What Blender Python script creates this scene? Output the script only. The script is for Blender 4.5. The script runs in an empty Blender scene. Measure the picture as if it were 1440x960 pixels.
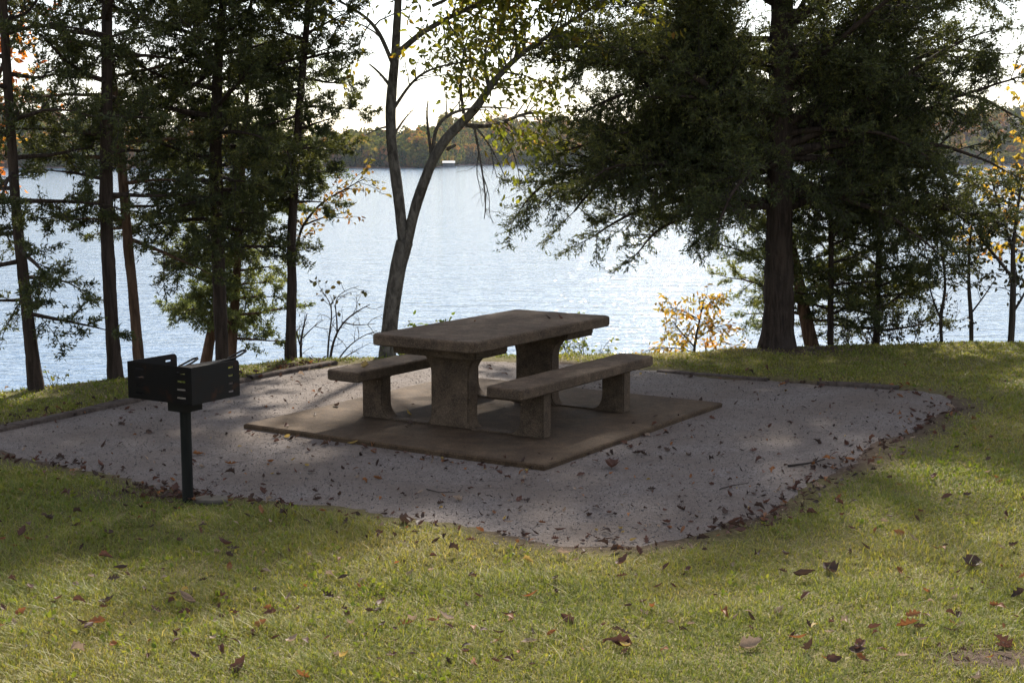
import bpy, bmesh, math, random
import numpy as np
from mathutils import Vector, Matrix

random.seed(11)
R = np.random.default_rng(11)
C = bpy.context.scene.collection
SC = bpy.context.scene

# ------------------------------------------------------------------ camera
F_PX, PITCH, CAM_H = 1957.36, 0.131035, 2.0623
cp, sp = math.cos(PITCH), math.sin(PITCH)
cam_d = bpy.data.cameras.new('camera')
cam = bpy.data.objects.new('camera', cam_d)
C.objects.link(cam)
cam_d.sensor_width = 36.0
cam_d.lens = F_PX / 1440 * 36
cam_d.clip_start = 0.1
cam_d.clip_end = 9000
cam.location = (0, 0, CAM_H)
cam.rotation_euler = (math.pi / 2 - PITCH, 0, 0)
SC.camera = cam


def ray(px, py):
    a = (px - 720) / F_PX
    b = (480 - py) / F_PX
    return np.array([a, cp + b * sp, -sp + b * cp])


def on_z(px, py, z=0.0):
    d = ray(px, py)
    t = (z - CAM_H) / d[2]
    return np.array([d[0] * t, d[1] * t, z])


def at(px, py, Y):
    d = ray(px, py)
    t = Y / d[1]
    return np.array([d[0] * t, Y, CAM_H + d[2] * t])


# ------------------------------------------------------------------ noise
def _hash(ix, iy, seed):
    n = (ix.astype(np.int64) * 374761393 + iy.astype(np.int64) * 668265263 + seed * 974634777) & 0x7fffffff
    n = ((n ^ (n >> 13)) * 1274126177) & 0x7fffffff
    return ((n ^ (n >> 16)) & 0xffff) / 65535.0


def vnoise(x, y, seed=0):
    x = np.asarray(x, float); y = np.asarray(y, float)
    ix = np.floor(x); iy = np.floor(y)
    fx = x - ix; fy = y - iy
    fx = fx * fx * (3 - 2 * fx); fy = fy * fy * (3 - 2 * fy)
    a = _hash(ix, iy, seed); b = _hash(ix + 1, iy, seed)
    c = _hash(ix, iy + 1, seed); d = _hash(ix + 1, iy + 1, seed)
    return (a * (1 - fx) + b * fx) * (1 - fy) + (c * (1 - fx) + d * fx) * fy


def fbm(x, y, seed=0, oct=3):
    s = 0; a = 0.5; t = 0
    for k in range(oct):
        s = s + a * vnoise(x * 2 ** k, y * 2 ** k, seed + k * 17)
        t += a; a *= 0.5
    return s / t


def sstep(a, b, x):
    t = np.clip((x - a) / (b - a), 0, 1)
    return t * t * (3 - 2 * t)


# ------------------------------------------------------------------ objects
def put(name, me, mat=None, parent=None):
    o = bpy.data.objects.new(name, me)
    C.objects.link(o)
    if mat is not None and not me.materials:
        me.materials.append(mat)
    if parent is not None:
        o.parent = parent
    return o


def mesh_np(name, V, faces, mat, parent=None, attr=None, smooth=False):
    """faces: list of int arrays (n,3) / (n,4)"""
    me = bpy.data.meshes.new(name)
    V = np.asarray(V, np.float32)
    faces = [np.asarray(f, np.int32) for f in faces if len(f)]
    loops = np.concatenate([f.ravel() for f in faces])
    counts = np.concatenate([np.full(len(f), f.shape[1], np.int32) for f in faces])
    starts = np.concatenate([[0], np.cumsum(counts)[:-1]]).astype(np.int32)
    me.vertices.add(len(V)); me.vertices.foreach_set('co', V.ravel())
    me.loops.add(len(loops)); me.loops.foreach_set('vertex_index', loops)
    me.polygons.add(len(counts)); me.polygons.foreach_set('loop_start', starts)
    me.polygons.foreach_set('loop_total', counts)
    if smooth:
        me.polygons.foreach_set('use_smooth', np.ones(len(counts), bool))
    me.update(calc_edges=True)
    if attr:
        for k, v in attr.items():
            a = me.attributes.new(k, 'FLOAT', 'POINT')
            a.data.foreach_set('value', np.asarray(v, np.float32))
    return put(name, me, mat, parent)


def bm_obj(name, bm, mat, parent=None, smooth=False):
    bmesh.ops.recalc_face_normals(bm, faces=bm.faces[:])
    me = bpy.data.meshes.new(name)
    bm.to_mesh(me); bm.free()
    if smooth:
        me.polygons.foreach_set('use_smooth', np.ones(len(me.polygons), bool))
    me.update()
    return put(name, me, mat, parent)


def tag(o, label=None, cat=None, group=None, kind=None):
    if label: o['label'] = label
    if cat: o['category'] = cat
    if group: o['group'] = group
    if kind: o['kind'] = kind
    return o


def thing(name, label, cat, loc=(0, 0, 0), rotz=0.0, group=None):
    o = bpy.data.objects.new(name, None)
    o.empty_display_size = 0.1
    C.objects.link(o)
    o.location = tuple(loc)
    o.rotation_euler = (0, 0, rotz)
    return tag(o, label, cat, group)


# ------------------------------------------------------------------ materials
def new_mat(name):
    m = bpy.data.materials.new(name)
    m.use_nodes = True
    nt = m.node_tree
    nt.nodes.clear()
    out = nt.nodes.new('ShaderNodeOutputMaterial')
    return m, nt, out


def N(nt, t, **kw):
    n = nt.nodes.new(t)
    for k, v in kw.items():
        if k in n.inputs:
            n.inputs[k].default_value = v
        else:
            setattr(n, k, v)
    return n


def ramp(nt, fac, stops, interp='LINEAR'):
    r = nt.nodes.new('ShaderNodeValToRGB')
    r.color_ramp.interpolation = interp
    el = r.color_ramp.elements
    while len(el) < len(stops):
        el.new(0.5)
    for e, (p, c) in zip(el, stops):
        e.position = p
        e.color = (*c, 1)
    nt.links.new(fac, r.inputs[0])
    return r.outputs[0]


def mix(nt, fac, a, b, mode='MIX'):
    m = nt.nodes.new('ShaderNodeMix')
    m.data_type = 'RGBA'; m.blend_type = mode
    for s, v in ((m.inputs[0], fac), (m.inputs[6], a), (m.inputs[7], b)):
        if hasattr(v, 'is_linked') or isinstance(v, bpy.types.NodeSocket):
            nt.links.new(v, s)
        elif isinstance(v, (int, float)):
            s.default_value = v
        else:
            s.default_value = (*v, 1)
    return m.outputs[2]


def noise(nt, vec, scale, detail=4, rough=0.55, dist=0.0):
    n = nt.nodes.new('ShaderNodeTexNoise')
    n.inputs['Scale'].default_value = scale
    n.inputs['Detail'].default_value = detail
    n.inputs['Roughness'].default_value = rough
    n.inputs['Distortion'].default_value = dist
    if vec is not None:
        nt.links.new(vec, n.inputs['Vector'])
    return n.outputs[0]


def mapping(nt, vec, scale=(1, 1, 1), rot=(0, 0, 0)):
    m = nt.nodes.new('ShaderNodeMapping')
    m.inputs['Scale'].default_value = scale
    m.inputs['Rotation'].default_value = rot
    nt.links.new(vec, m.inputs['Vector'])
    return m.outputs[0]


def objco(nt):
    return nt.nodes.new('ShaderNodeTexCoord').outputs['Object']


def bump(nt, h, strength=0.5, dist=0.01, normal=None):
    b = nt.nodes.new('ShaderNodeBump')
    b.inputs['Strength'].default_value = strength
    b.inputs['Distance'].default_value = dist
    nt.links.new(h, b.inputs['Height'])
    if normal is not None:
        nt.links.new(normal, b.inputs['Normal'])
    return b.outputs[0]


def principled(nt, out, col, rough=0.8, spec=0.3, normal=None, metallic=0.0):
    p = nt.nodes.new('ShaderNodeBsdfPrincipled')
    if isinstance(col, bpy.types.NodeSocket):
        nt.links.new(col, p.inputs['Base Color'])
    else:
        p.inputs['Base Color'].default_value = (*col, 1)
    if isinstance(rough, bpy.types.NodeSocket):
        nt.links.new(rough, p.inputs['Roughness'])
    else:
        p.inputs['Roughness'].default_value = rough
    p.inputs['Specular IOR Level'].default_value = spec
    p.inputs['Metallic'].default_value = metallic
    if normal is not None:
        nt.links.new(normal, p.inputs['Normal'])
    if out is not None:
        nt.links.new(p.outputs[0], out.inputs[0])
    return p


def mat_leaf(name, stops, trans=0.4, rough=0.6, tmul=(1.3, 1.25, 0.7), spec=0.25):
    m, nt, out = new_mat(name)
    a = N(nt, 'ShaderNodeAttribute', attribute_name='tint')
    col = ramp(nt, a.outputs['Fac'], stops)
    p = principled(nt, None, col, rough, spec)
    t = nt.nodes.new('ShaderNodeBsdfTranslucent')
    tc = mix(nt, 1.0, col, tmul, 'MULTIPLY')
    nt.links.new(tc, t.inputs[0])
    ms = nt.nodes.new('ShaderNodeMixShader')
    ms.inputs[0].default_value = trans
    nt.links.new(p.outputs[0], ms.inputs[1]); nt.links.new(t.outputs[0], ms.inputs[2])
    nt.links.new(ms.outputs[0], out.inputs[0])
    return m


def mat_bark(name, dark, light, scale=1.0, bstr=0.9, zs=3.2):
    m, nt, out = new_mat(name)
    co = objco(nt)
    v = mapping(nt, co, (26 * scale, 26 * scale, zs * scale))
    n1 = noise(nt, v, 1.0, 6, 0.65, 0.6)
    n2 = noise(nt, co, 3.0 * scale, 4)
    n3 = noise(nt, co, 90 * scale, 3)
    c = ramp(nt, n1, [(0.40, dark), (0.60, light)])
    c = mix(nt, ramp(nt, n2, [(0.45, (0, 0, 0)), (0.7, (0.5, 0.5, 0.5))]), c, tuple(0.6 * x + 0.02 for x in light))
    c = mix(nt, 0.35, c, mix(nt, n3, tuple(0.5 * x for x in dark), tuple(1.3 * x for x in light)))
    principled(nt, out, c, 0.92, 0.12, bump(nt, n1, bstr, 0.03))
    return m


def mat_concrete(name, c0, c1, c2, speck):
    m, nt, out = new_mat(name)
    co = objco(nt)
    n1 = noise(nt, co, 3.2, 6, 0.62)
    n2 = noise(nt, co, 11.0, 5, 0.6)
    n3 = noise(nt, co, 150, 2, 0.7)
    vor = N(nt, 'ShaderNodeTexVoronoi', Scale=170.0)
    nt.links.new(co, vor.inputs['Vector'])
    c = ramp(nt, n1, [(0.32, c0), (0.52, c1), (0.72, c2)])
    c = mix(nt, ramp(nt, n2, [(0.38, (0.5,) * 3), (0.58, (0, 0, 0))]), c, tuple(0.55 * x for x in c0))
    c = mix(nt, ramp(nt, n3, [(0.5, (0, 0, 0)), (0.75, (0.55,) * 3)]), c, speck)
    g = mix(nt, 1.0, c, ramp(nt, vor.outputs['Color'], [(0.1, (0.58,) * 3), (0.9, (1.35,) * 3)]), 'MULTIPLY')
    # pale lichen spots
    n4 = noise(nt, co, 42, 3, 0.5)
    g = mix(nt, ramp(nt, n4, [(0.70, (0, 0, 0)), (0.77, (0.6,) * 3)]), g, tuple(2.0 * x for x in c2))
    b1 = bump(nt, n3, 0.5, 0.004)
    b2 = bump(nt, n2, 0.6, 0.012, b1)
    principled(nt, out, g, 0.9, 0.2, b2)
    return m


M = {}
M['concrete'] = mat_concrete('weathered_concrete', (0.052, 0.034, 0.021), (0.094, 0.062, 0.039), (0.150, 0.104, 0.067), (0.21, 0.16, 0.115))
M['slab'] = mat_concrete('stained_slab_concrete', (0.050, 0.029, 0.015), (0.073, 0.045, 0.024), (0.108, 0.070, 0.040), (0.14, 0.10, 0.065))
M['bark_cedar'] = mat_bark('cedar_bark', (0.014, 0.010, 0.008), (0.065, 0.045, 0.034))
M['bark_red'] = mat_bark('reddish_cedar_bark', (0.03, 0.018, 0.012), (0.16, 0.095, 0.06))
M['bark_grey'] = mat_bark('grey_hardwood_bark', (0.022, 0.018, 0.015), (0.17, 0.15, 0.125), 0.8, 1.0, 11.0)
M['twig'] = mat_bark('dark_twig_bark', (0.02, 0.016, 0.014), (0.07, 0.055, 0.045))
M['timber'] = mat_bark('weathered_timber', (0.03, 0.022, 0.018), (0.10, 0.075, 0.06), 0.6)
M['cedar'] = mat_leaf('cedar_foliage', [(0.0, (0.026, 0.033, 0.014)), (0.45, (0.058, 0.069, 0.024)), (0.8, (0.11, 0.115, 0.034)), (1.0, (0.17, 0.16, 0.046))], 0.36)
M['cedar_lit'] = mat_leaf('sunlit_cedar_foliage', [(0.0, (0.07, 0.085, 0.035)), (0.5, (0.13, 0.155, 0.06)), (1.0, (0.22, 0.225, 0.09))], 0.45)  # lighter copy of the cedar foliage, sunlight put into its colour
M['leaf_green'] = mat_leaf('yellow_green_leaves', [(0.0, (0.075, 0.092, 0.018)), (0.45, (0.14, 0.15, 0.026)), (0.75, (0.22, 0.19, 0.03)), (0.92, (0.28, 0.17, 0.03)), (1.0, (0.22, 0.08, 0.02))], 0.6)
M['leaf_bright'] = mat_leaf('bright_shrub_leaves', [(0.0, (0.05, 0.085, 0.02)), (0.6, (0.12, 0.155, 0.03)), (1.0, (0.20, 0.18, 0.04))], 0.5)
M['leaf_orange'] = mat_leaf('orange_autumn_leaves', [(0.0, (0.22, 0.20, 0.035)), (0.35, (0.42, 0.27, 0.04)), (0.7, (0.46, 0.18, 0.03)), (1.0, (0.36, 0.09, 0.03))], 0.6, tmul=(1.2, 1.1, 0.8))
M['leaf_rusty'] = mat_leaf('rusty_autumn_leaves', [(0.0, (0.08, 0.09, 0.025)), (0.4, (0.20, 0.145, 0.045)), (0.75, (0.26, 0.12, 0.045)), (1.0, (0.17, 0.06, 0.03))], 0.45)
M['leaf_dark'] = mat_leaf('dark_shrub_leaves', [(0.0, (0.012, 0.014, 0.01)), (0.7, (0.035, 0.035, 0.018)), (0.9, (0.08, 0.055, 0.02)), (1.0, (0.14, 0.06, 0.02))], 0.3)
M['grass'] = mat_leaf('lawn_grass', [(0.0, (0.092, 0.128, 0.020)), (0.35, (0.160, 0.182, 0.032)), (0.65, (0.240, 0.222, 0.058)), (0.85, (0.31, 0.25, 0.10)), (1.0, (0.36, 0.285, 0.15))], 0.45, 0.55, (1.25, 1.2, 0.6), 0.3)


def mat_dead(name, a, b):
    m, nt, out = new_mat(name)
    co = objco(nt)
    oi = nt.nodes.new('ShaderNodeAttribute'); oi.attribute_name = 'tint'
    n = noise(nt, co, 45, 3)
    c = mix(nt, ramp(nt, n, [(0.35, (0, 0, 0)), (0.65, (1, 1, 1))]), a, b)
    c = mix(nt, 1.0, c, ramp(nt, oi.outputs['Fac'], [(0, (0.65,) * 3), (1, (1.35, 1.3, 1.2))]), 'MULTIPLY')
    p = principled(nt, None, c, 0.65, 0.3)
    t = nt.nodes.new('ShaderNodeBsdfTranslucent'); nt.links.new(c, t.inputs[0])
    ms = nt.nodes.new('ShaderNodeMixShader'); ms.inputs[0].default_value = 0.3
    nt.links.new(p.outputs[0], ms.inputs[1]); nt.links.new(t.outputs[0], ms.inputs[2]); nt.links.new(ms.outputs[0], out.inputs[0])
    return m


DEAD = {
    'dark brown': mat_dead('dark_brown_dead_leaf', (0.035, 0.022, 0.018), (0.075, 0.045, 0.033)),
    'reddish brown': mat_dead('reddish_brown_dead_leaf', (0.065, 0.031, 0.023), (0.125, 0.060, 0.042)),
    'rusty orange': mat_dead('rusty_orange_dead_leaf', (0.16, 0.062, 0.024), (0.28, 0.12, 0.045)),
    'pale tan': mat_dead('pale_tan_dead_leaf', (0.20, 0.14, 0.10), (0.33, 0.25, 0.19)),
    'yellow': mat_dead('yellow_dead_leaf', (0.30, 0.2, 0.05), (0.42, 0.30, 0.10)),
}

# ground material
m, nt, out = new_mat('lawn_soil')
co = objco(nt)
at_ = N(nt, 'ShaderNodeAttribute', attribute_name='dirt')
n1 = noise(nt, co, 1.3, 5); n2 = noise(nt, co, 30, 5, 0.65); n3 = noise(nt, co, 140, 3)
g = ramp(nt, n2, [(0.3, (0.06, 0.056, 0.018)), (0.5, (0.115, 0.10, 0.034)), (0.72, (0.18, 0.145, 0.06))])
g = mix(nt, ramp(nt, n1, [(0.42, (0, 0, 0)), (0.62, (0.5,) * 3)]), g, (0.10, 0.085, 0.035))
d = ramp(nt, n2, [(0.3, (0.040, 0.025, 0.018)), (0.55, (0.078, 0.052, 0.038)), (0.75, (0.125, 0.090, 0.070))])
c = mix(nt, at_.outputs['Fac'], g, d)
principled(nt, out, c, 0.95, 0.1, bump(nt, n3, 0.8, 0.012, bump(nt, n2, 0.8, 0.02)))
M['soil'] = m

# gravel
m, nt, out = new_mat('fine_grey_gravel')
co = objco(nt)
v1 = N(nt, 'ShaderNodeTexVoronoi', Scale=125.0); nt.links.new(co, v1.inputs['Vector'])
v2 = N(nt, 'ShaderNodeTexVoronoi', Scale=290.0); nt.links.new(co, v2.inputs['Vector'])
n1 = noise(nt, co, 1.1, 5, 0.6); n2 = noise(nt, co, 7.0, 5, 0.65)
sepc = nt.nodes.new('ShaderNodeSeparateColor'); nt.links.new(v1.outputs['Color'], sepc.inputs[0])
sepd = nt.nodes.new('ShaderNodeSeparateColor'); nt.links.new(v2.outputs['Color'], sepd.inputs[0])
c = ramp(nt, sepc.outputs[0], [(0.0, (0.075, 0.062, 0.055)), (0.4, (0.14, 0.119, 0.109)), (0.8, (0.20, 0.174, 0.161)), (1.0, (0.30, 0.265, 0.25))])
c = mix(nt, 0.45, c, ramp(nt, sepd.outputs[1], [(0.0, (0.055, 0.046, 0.041)), (0.5, (0.15, 0.128, 0.117)), (1.0, (0.27, 0.24, 0.225))]))
c = mix(nt, ramp(nt, n1, [(0.38, (0, 0, 0)), (0.62, (0.75,) * 3)]), c, (0.125, 0.098, 0.080))
c = mix(nt, 1.0, c, (0.98, 0.95, 0.92), 'MULTIPLY')
c = mix(nt, ramp(nt, n2, [(0.52, (0, 0, 0)), (0.72, (0.45,) * 3)]), c, (0.075, 0.058, 0.049))
inv = N(nt, 'ShaderNodeMath', operation='SUBTRACT'); inv.inputs[0].default_value = 1.0; nt.links.new(v1.outputs['Distance'], inv.inputs[1])
inv2 = N(nt, 'ShaderNodeMath', operation='SUBTRACT'); inv2.inputs[0].default_value = 1.0; nt.links.new(v2.outputs['Distance'], inv2.inputs[1])
principled(nt, out, c, 0.9, 0.2, bump(nt, inv.outputs[0], 0.8, 0.007, bump(nt, inv2.outputs[0], 0.6, 0.003, bump(nt, n2, 0.6, 0.05))))
M['gravel'] = m
M['stone'] = mat_leaf('gravel_stone', [(0, (0.06, 0.051, 0.046)), (0.7, (0.155, 0.134, 0.124)), (1.0, (0.32, 0.29, 0.28))], 0.0, 0.85)

# water
m, nt, out = new_mat('lake_water')
co = objco(nt)
w0 = noise(nt, mapping(nt, co, (0.28, 0.75, 1), (0, 0, 0.12)), 1.0, 3, 0.6, 0.5)
w1 = noise(nt, mapping(nt, co, (1.2, 3.0, 1), (0, 0, 0.22)), 1.0, 3, 0.6, 0.4)
w2 = noise(nt, mapping(nt, co, (2.6, 6.5, 1), (0, 0, -0.15)), 1.0, 2, 0.6, 0.5)
w3 = noise(nt, mapping(nt, co, (0.02, 0.06, 1), (0, 0, 0.1)), 1.0, 3)
b = bump(nt, w2, 1.0, 0.012, bump(nt, w1, 1.0, 0.055, bump(nt, w0, 1.0, 0.10)))
p_ = principled(nt, out, mix(nt, w3, (0.035, 0.09, 0.17), (0.045, 0.105, 0.19)), 0.08, 0.5, b)
p_.inputs['IOR'].default_value = 1.33
M['water'] = m

# far woods, hills
M['far_leaf'] = mat_leaf('far_woodland_leaves', [(0.0, (0.04, 0.055, 0.018)), (0.3, (0.085, 0.098, 0.026)), (0.55, (0.155, 0.14, 0.035)), (0.75, (0.24, 0.16, 0.042)), (0.9, (0.27, 0.115, 0.038)), (1.0, (0.16, 0.11, 0.075))], 0.3, 1.0, (1.3, 1.25, 0.7), 0.0)
m, nt, out = new_mat('hill_floor'); co = objco(nt)
n1 = noise(nt, co, 0.06, 4)
principled(nt, out, ramp(nt, n1, [(0.35, (0.05, 0.045, 0.025)), (0.7, (0.10, 0.08, 0.05))]), 0.95, 0.1)
M['hill'] = m
m, nt, out = new_mat('shore_clay'); co = objco(nt)
principled(nt, out, ramp(nt, noise(nt, co, 0.3, 4), [(0.35, (0.14, 0.075, 0.05)), (0.7, (0.26, 0.17, 0.12))]), 0.95, 0.1)
M['clay'] = m


def flat_mat(name, col, rough=0.6, spec=0.3, metallic=0.0, nscale=8.0, var=0.25):
    m, nt, out = new_mat(name); co = objco(nt)
    n = noise(nt, co, nscale, 5, 0.6)
    c = ramp(nt, n, [(0.3, tuple(x * (1 - var) for x in col)), (0.7, tuple(x * (1 + var) for x in col))])
    principled(nt, out, c, rough, spec, bump(nt, noise(nt, co, nscale * 12, 3), 0.25, 0.003), metallic)
    return m


M['white_metal'] = flat_mat('white_roof_metal', (0.42, 0.43, 0.45), 0.6, 0.2, 0, 0.4, 0.06)
M['grey_wall'] = flat_mat('grey_boathouse_wall', (0.30, 0.31, 0.33), 0.8, 0.2, 0, 0.5)
M['stone_flat'] = flat_mat('weathered_stone', (0.085, 0.072, 0.056), 0.9, 0.2, 0, 14)

m, nt, out = new_mat('rusty_black_steel'); co = objco(nt)
n1 = noise(nt, co, 9, 6, 0.65); n2 = noise(nt, co, 55, 4)
c = ramp(nt, n1, [(0.40, (0.010, 0.0088, 0.0078)), (0.57, (0.015, 0.012, 0.010)), (0.68, (0.040, 0.020, 0.012))])
principled(nt, out, c, ramp(nt, n1, [(0.3, (0.6,) * 3), (0.7, (0.9,) * 3)]), 0.18, bump(nt, n2, 0.3, 0.002))
M['steel'] = m
m, nt, out = new_mat('black_green_post_paint'); co = objco(nt)
n1 = noise(nt, mapping(nt, co, (20, 20, 4)), 1, 5)
principled(nt, out, ramp(nt, n1, [(0.35, (0.008, 0.008, 0.007)), (0.7, (0.017, 0.0165, 0.014))]), 0.7, 0.15)
M['post'] = m

# ------------------------------------------------------------------ ground
PAD_PX = [(-105, 624), (-40, 633), (0, 638), (120, 658), (200, 680), (262, 696), (330, 703), (430, 712), (520, 722), (600, 738), (700, 753),
          (800, 766), (900, 771), (962, 766), (1030, 747), (1090, 716), (1130, 692), (1170, 665), (1220, 636), (1290, 602),
          (1338, 572), (1330, 556), (1262, 547), (1150, 541), (1000, 531), (920, 522), (800, 512), (700, 508), (560, 509),
          (470, 514), (420, 523), (300, 545), (200, 564), (100, 582), (0, 604), (-60, 615)]
PAD = np.array([on_z(x, y)[:2] for x, y in PAD_PX])


def resample(P, step, jit=0.0, seed=3):
    out = []
    n = len(P)
    for i in range(n):
        a, b = P[i], P[(i + 1) % n]
        k = max(1, int(np.linalg.norm(b - a) / step))
        for j in range(k):
            out.append(a + (b - a) * j / k)
    out = np.array(out)
    # smooth
    for _ in range(6):
        out = 0.5 * out + 0.25 * np.roll(out, 1, 0) + 0.25 * np.roll(out, -1, 0)
    if jit:
        t = np.roll(out, -1, 0) - np.roll(out, 1, 0)
        nrm = np.stack([t[:, 1], -t[:, 0]], 1); nrm /= np.linalg.norm(nrm, axis=1)[:, None] + 1e-9
        out = out + nrm * ((fbm(out[:, 0] * 3, out[:, 1] * 3, seed, 4) - 0.5) * 2 * jit)[:, None]
    return out


PADS = resample(PAD, 0.06, 0.13)


def pad_sd(x, y, poly=None):
    """signed distance to the gravel outline: negative inside"""
    P = PADS[::3] if poly is None else poly
    x = np.asarray(x, float).ravel(); y = np.asarray(y, float).ravel()
    best = np.full(x.shape, 1e9); inside = np.zeros(x.shape, bool)
    n = len(P)
    for i in range(n):
        ax, ay = P[i]; bx, by = P[(i + 1) % n]
        ex, ey = bx - ax, by - ay
        t = np.clip(((x - ax) * ex + (y - ay) * ey) / (ex * ex + ey * ey + 1e-12), 0, 1)
        d = (x - ax - t * ex) ** 2 + (y - ay - t * ey) ** 2
        best = np.minimum(best, d)
        cond = (ay > y) != (by > y)
        if by != ay:
            xi = ax + (y - ay) / (by - ay) * ex
            inside ^= cond & (x < xi)
    s = np.sqrt(best)
    return np.where(inside, -s, s)


LIPX = np.array([-60, -12, -4.57, -3.70, -2.9, -2.15, -1.2, 0.1, 2.1, 2.95, 5.7, 12, 60.])
LIPY = np.array([9.0, 10.5, 12.15, 12.7, 13.5, 14.15, 14.35, 14.45, 14.7, 15.1, 15.5, 16.5, 20.])
LAKE_Z = -4.5


def ground_h(x, y, sd=None):
    x = np.asarray(x, float); y = np.asarray(y, float)
    shp = x.shape
    if sd is None:
        sd = pad_sd(x, y).reshape(shp)
    lip = np.interp(x, LIPX, LIPY)
    t = y - lip
    h = np.where(t > 0, -0.62 * np.maximum(t, 0) ** 1.15 + 0.10 * (fbm(x * 0.9, y * 0.9, 5) - 0.5) * np.minimum(np.maximum(t, 0), 2), 0)
    h = np.maximum(h, -7.0)
    h = h + 0.042 * np.maximum(0, 7.2 - y) * (t < 0) * sstep(0, 2.5, 7.4 - y)
    h = h + 0.012 * sstep(-0.07, 0.0, sd) + sstep(-0.03, 0.4, sd) * (0.010 + 0.05 * (fbm(x * 0.8, y * 0.8, 9) - 0.5) + 0.018 * (vnoise(x * 4, y * 4, 4) - 0.5)) - 0.004
    return h


gx = np.concatenate([np.linspace(-90, -14, 20)[:-1], np.linspace(-14, -7, 15)[:-1], np.arange(-7, 8, 0.1), np.linspace(8, 14, 13), np.linspace(14, 90, 20)[1:]])
gy = np.concatenate([np.linspace(-60, -4, 16)[:-1], np.linspace(-4, 4, 17)[:-1], np.arange(4, 17, 0.1), np.linspace(17, 40, 40)])
GX, GY = np.meshgrid(gx, gy)
SD = pad_sd(GX, GY).reshape(GX.shape)
GZ = ground_h(GX, GY, SD)
dirt = np.clip(1 - SD / 0.22, 0, 1) * (0.35 + 0.65 * sstep(0.40, 0.62, fbm(GX * 1.4, GY * 1.4, 31)))
redge = on_z(1180, 665)
dirt = np.maximum(dirt, np.clip(1 - SD / 0.35, 0, 1) * sstep(1.6, 2.6, GX) * (GY < 11.8))
bp = on_z(1425, 955); dirt = np.maximum(dirt, sstep(0.38, 0.15, np.hypot((GX - bp[0]) * 0.7, (GY - bp[1]) * 1.6)))
bp2 = on_z(205, 700); dirt = np.maximum(dirt, 0.8 * sstep(0.5, 0.1, np.hypot((GX - bp2[0]) * 0.6, (GY - bp2[1]) * 1.6)))
h_px = on_z(1095, 492)
dirt = np.maximum(dirt, sstep(1.1, 0.4, np.hypot(GX - h_px[0] - 0.15, (GY - h_px[1]) * 1.3)))
lipd = GY - np.interp(GX, LIPX, LIPY)
dirt = np.maximum(dirt, 0.75 * sstep(0.1, 0.5, lipd))
nx, ny = len(gx), len(gy)
idx = np.arange(nx * ny).reshape(ny, nx)
Q = np.stack([idx[:-1, :-1], idx[:-1, 1:], idx[1:, 1:], idx[1:, :-1]], -1).reshape(-1, 4)
ground = mesh_np('ground', np.stack([GX, GY, GZ], -1).reshape(-1, 3), [Q], M['soil'], attr={'dirt': dirt.ravel()}, smooth=True)
tag(ground, kind='structure')


def gz(x, y):
    return float(ground_h(np.array([x]), np.array([y]))[0])


bm = bmesh.new()
bm.faces.new([bm.verts.new((p[0], p[1], 0.004)) for p in PADS])
o = bm_obj('path', bm, M['gravel']); tag(o, kind='structure')

# water sheet
V = np.array([[-3500, 13, LAKE_Z], [3500, 13, LAKE_Z], [3500, 6000, LAKE_Z], [-3500, 6000, LAKE_Z]])
o = mesh_np('water', V, [np.array([[0, 1, 2, 3]])], M['water']); tag(o, kind='structure')

# ------------------------------------------------------------------ far hills and woods
def shore_y(x):
    x = np.asarray(x, float)
    s = np.where(x < -36, 905 + 10 * np.sin(x / 55), 1265 + 12 * np.sin(x / 70 + 1))
    tip = sstep(-58, -46, x)
    return 905 * (1 - tip) + 1265 * tip + 9 * np.sin(x / 47) + 6 * np.sin(x / 19 + 2)


def hill_h(x, y):
    s = shore_y(x)
    d = y - s
    near = np.asarray(x) < -54
    hgt = np.where(near, 15 + 5 * np.sin(np.asarray(x) / 60.0 + 0.6), 24 + 7 * np.sin(np.asarray(x) / 95.0 + 2.2) + 3 * np.sin(np.asarray(x) / 33.0))
    hgt = hgt + 14 * sstep(-150, -420, np.asarray(x)) + 8 * sstep(300, 430, np.asarray(x))
    return LAKE_Z - 3 + 3.8 * sstep(-4, 2, d) + hgt * sstep(0, 150, d) + 5 * (fbm(np.asarray(x) / 60, y / 60, 8) - 0.5) * sstep(10, 80, d)


hx = np.linspace(-1300, 1300, 400)
hd = np.concatenate([[-6, -3, 0, 2, 5], np.linspace(10, 420, 40)])
HX, HD = np.meshgrid(hx, hd)
HY = shore_y(HX) + HD
HZ = hill_h(HX, HY)
nx, ny = len(hx), len(hd)
idx = np.arange(nx * ny).reshape(ny, nx)
Q = np.stack([idx[:-1, :-1], idx[:-1, 1:], idx[1:, 1:], idx[1:, :-1]], -1).reshape(-1, 4)
o = mesh_np('hills', np.stack([HX, HY, HZ], -1).reshape(-1, 3), [Q], M['hill'], smooth=True)
o.data.materials.append(M['clay'])
mi = np.zeros(len(Q), np.int32); mi[:(nx - 1) * 4] = 1
o.data.polygons.foreach_set('material_index', mi)
tag(o, kind='structure')


def rand_unit(n):
    v = R.normal(size=(n, 3))
    return v / np.linalg.norm(v, axis=1)[:, None]


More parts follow.
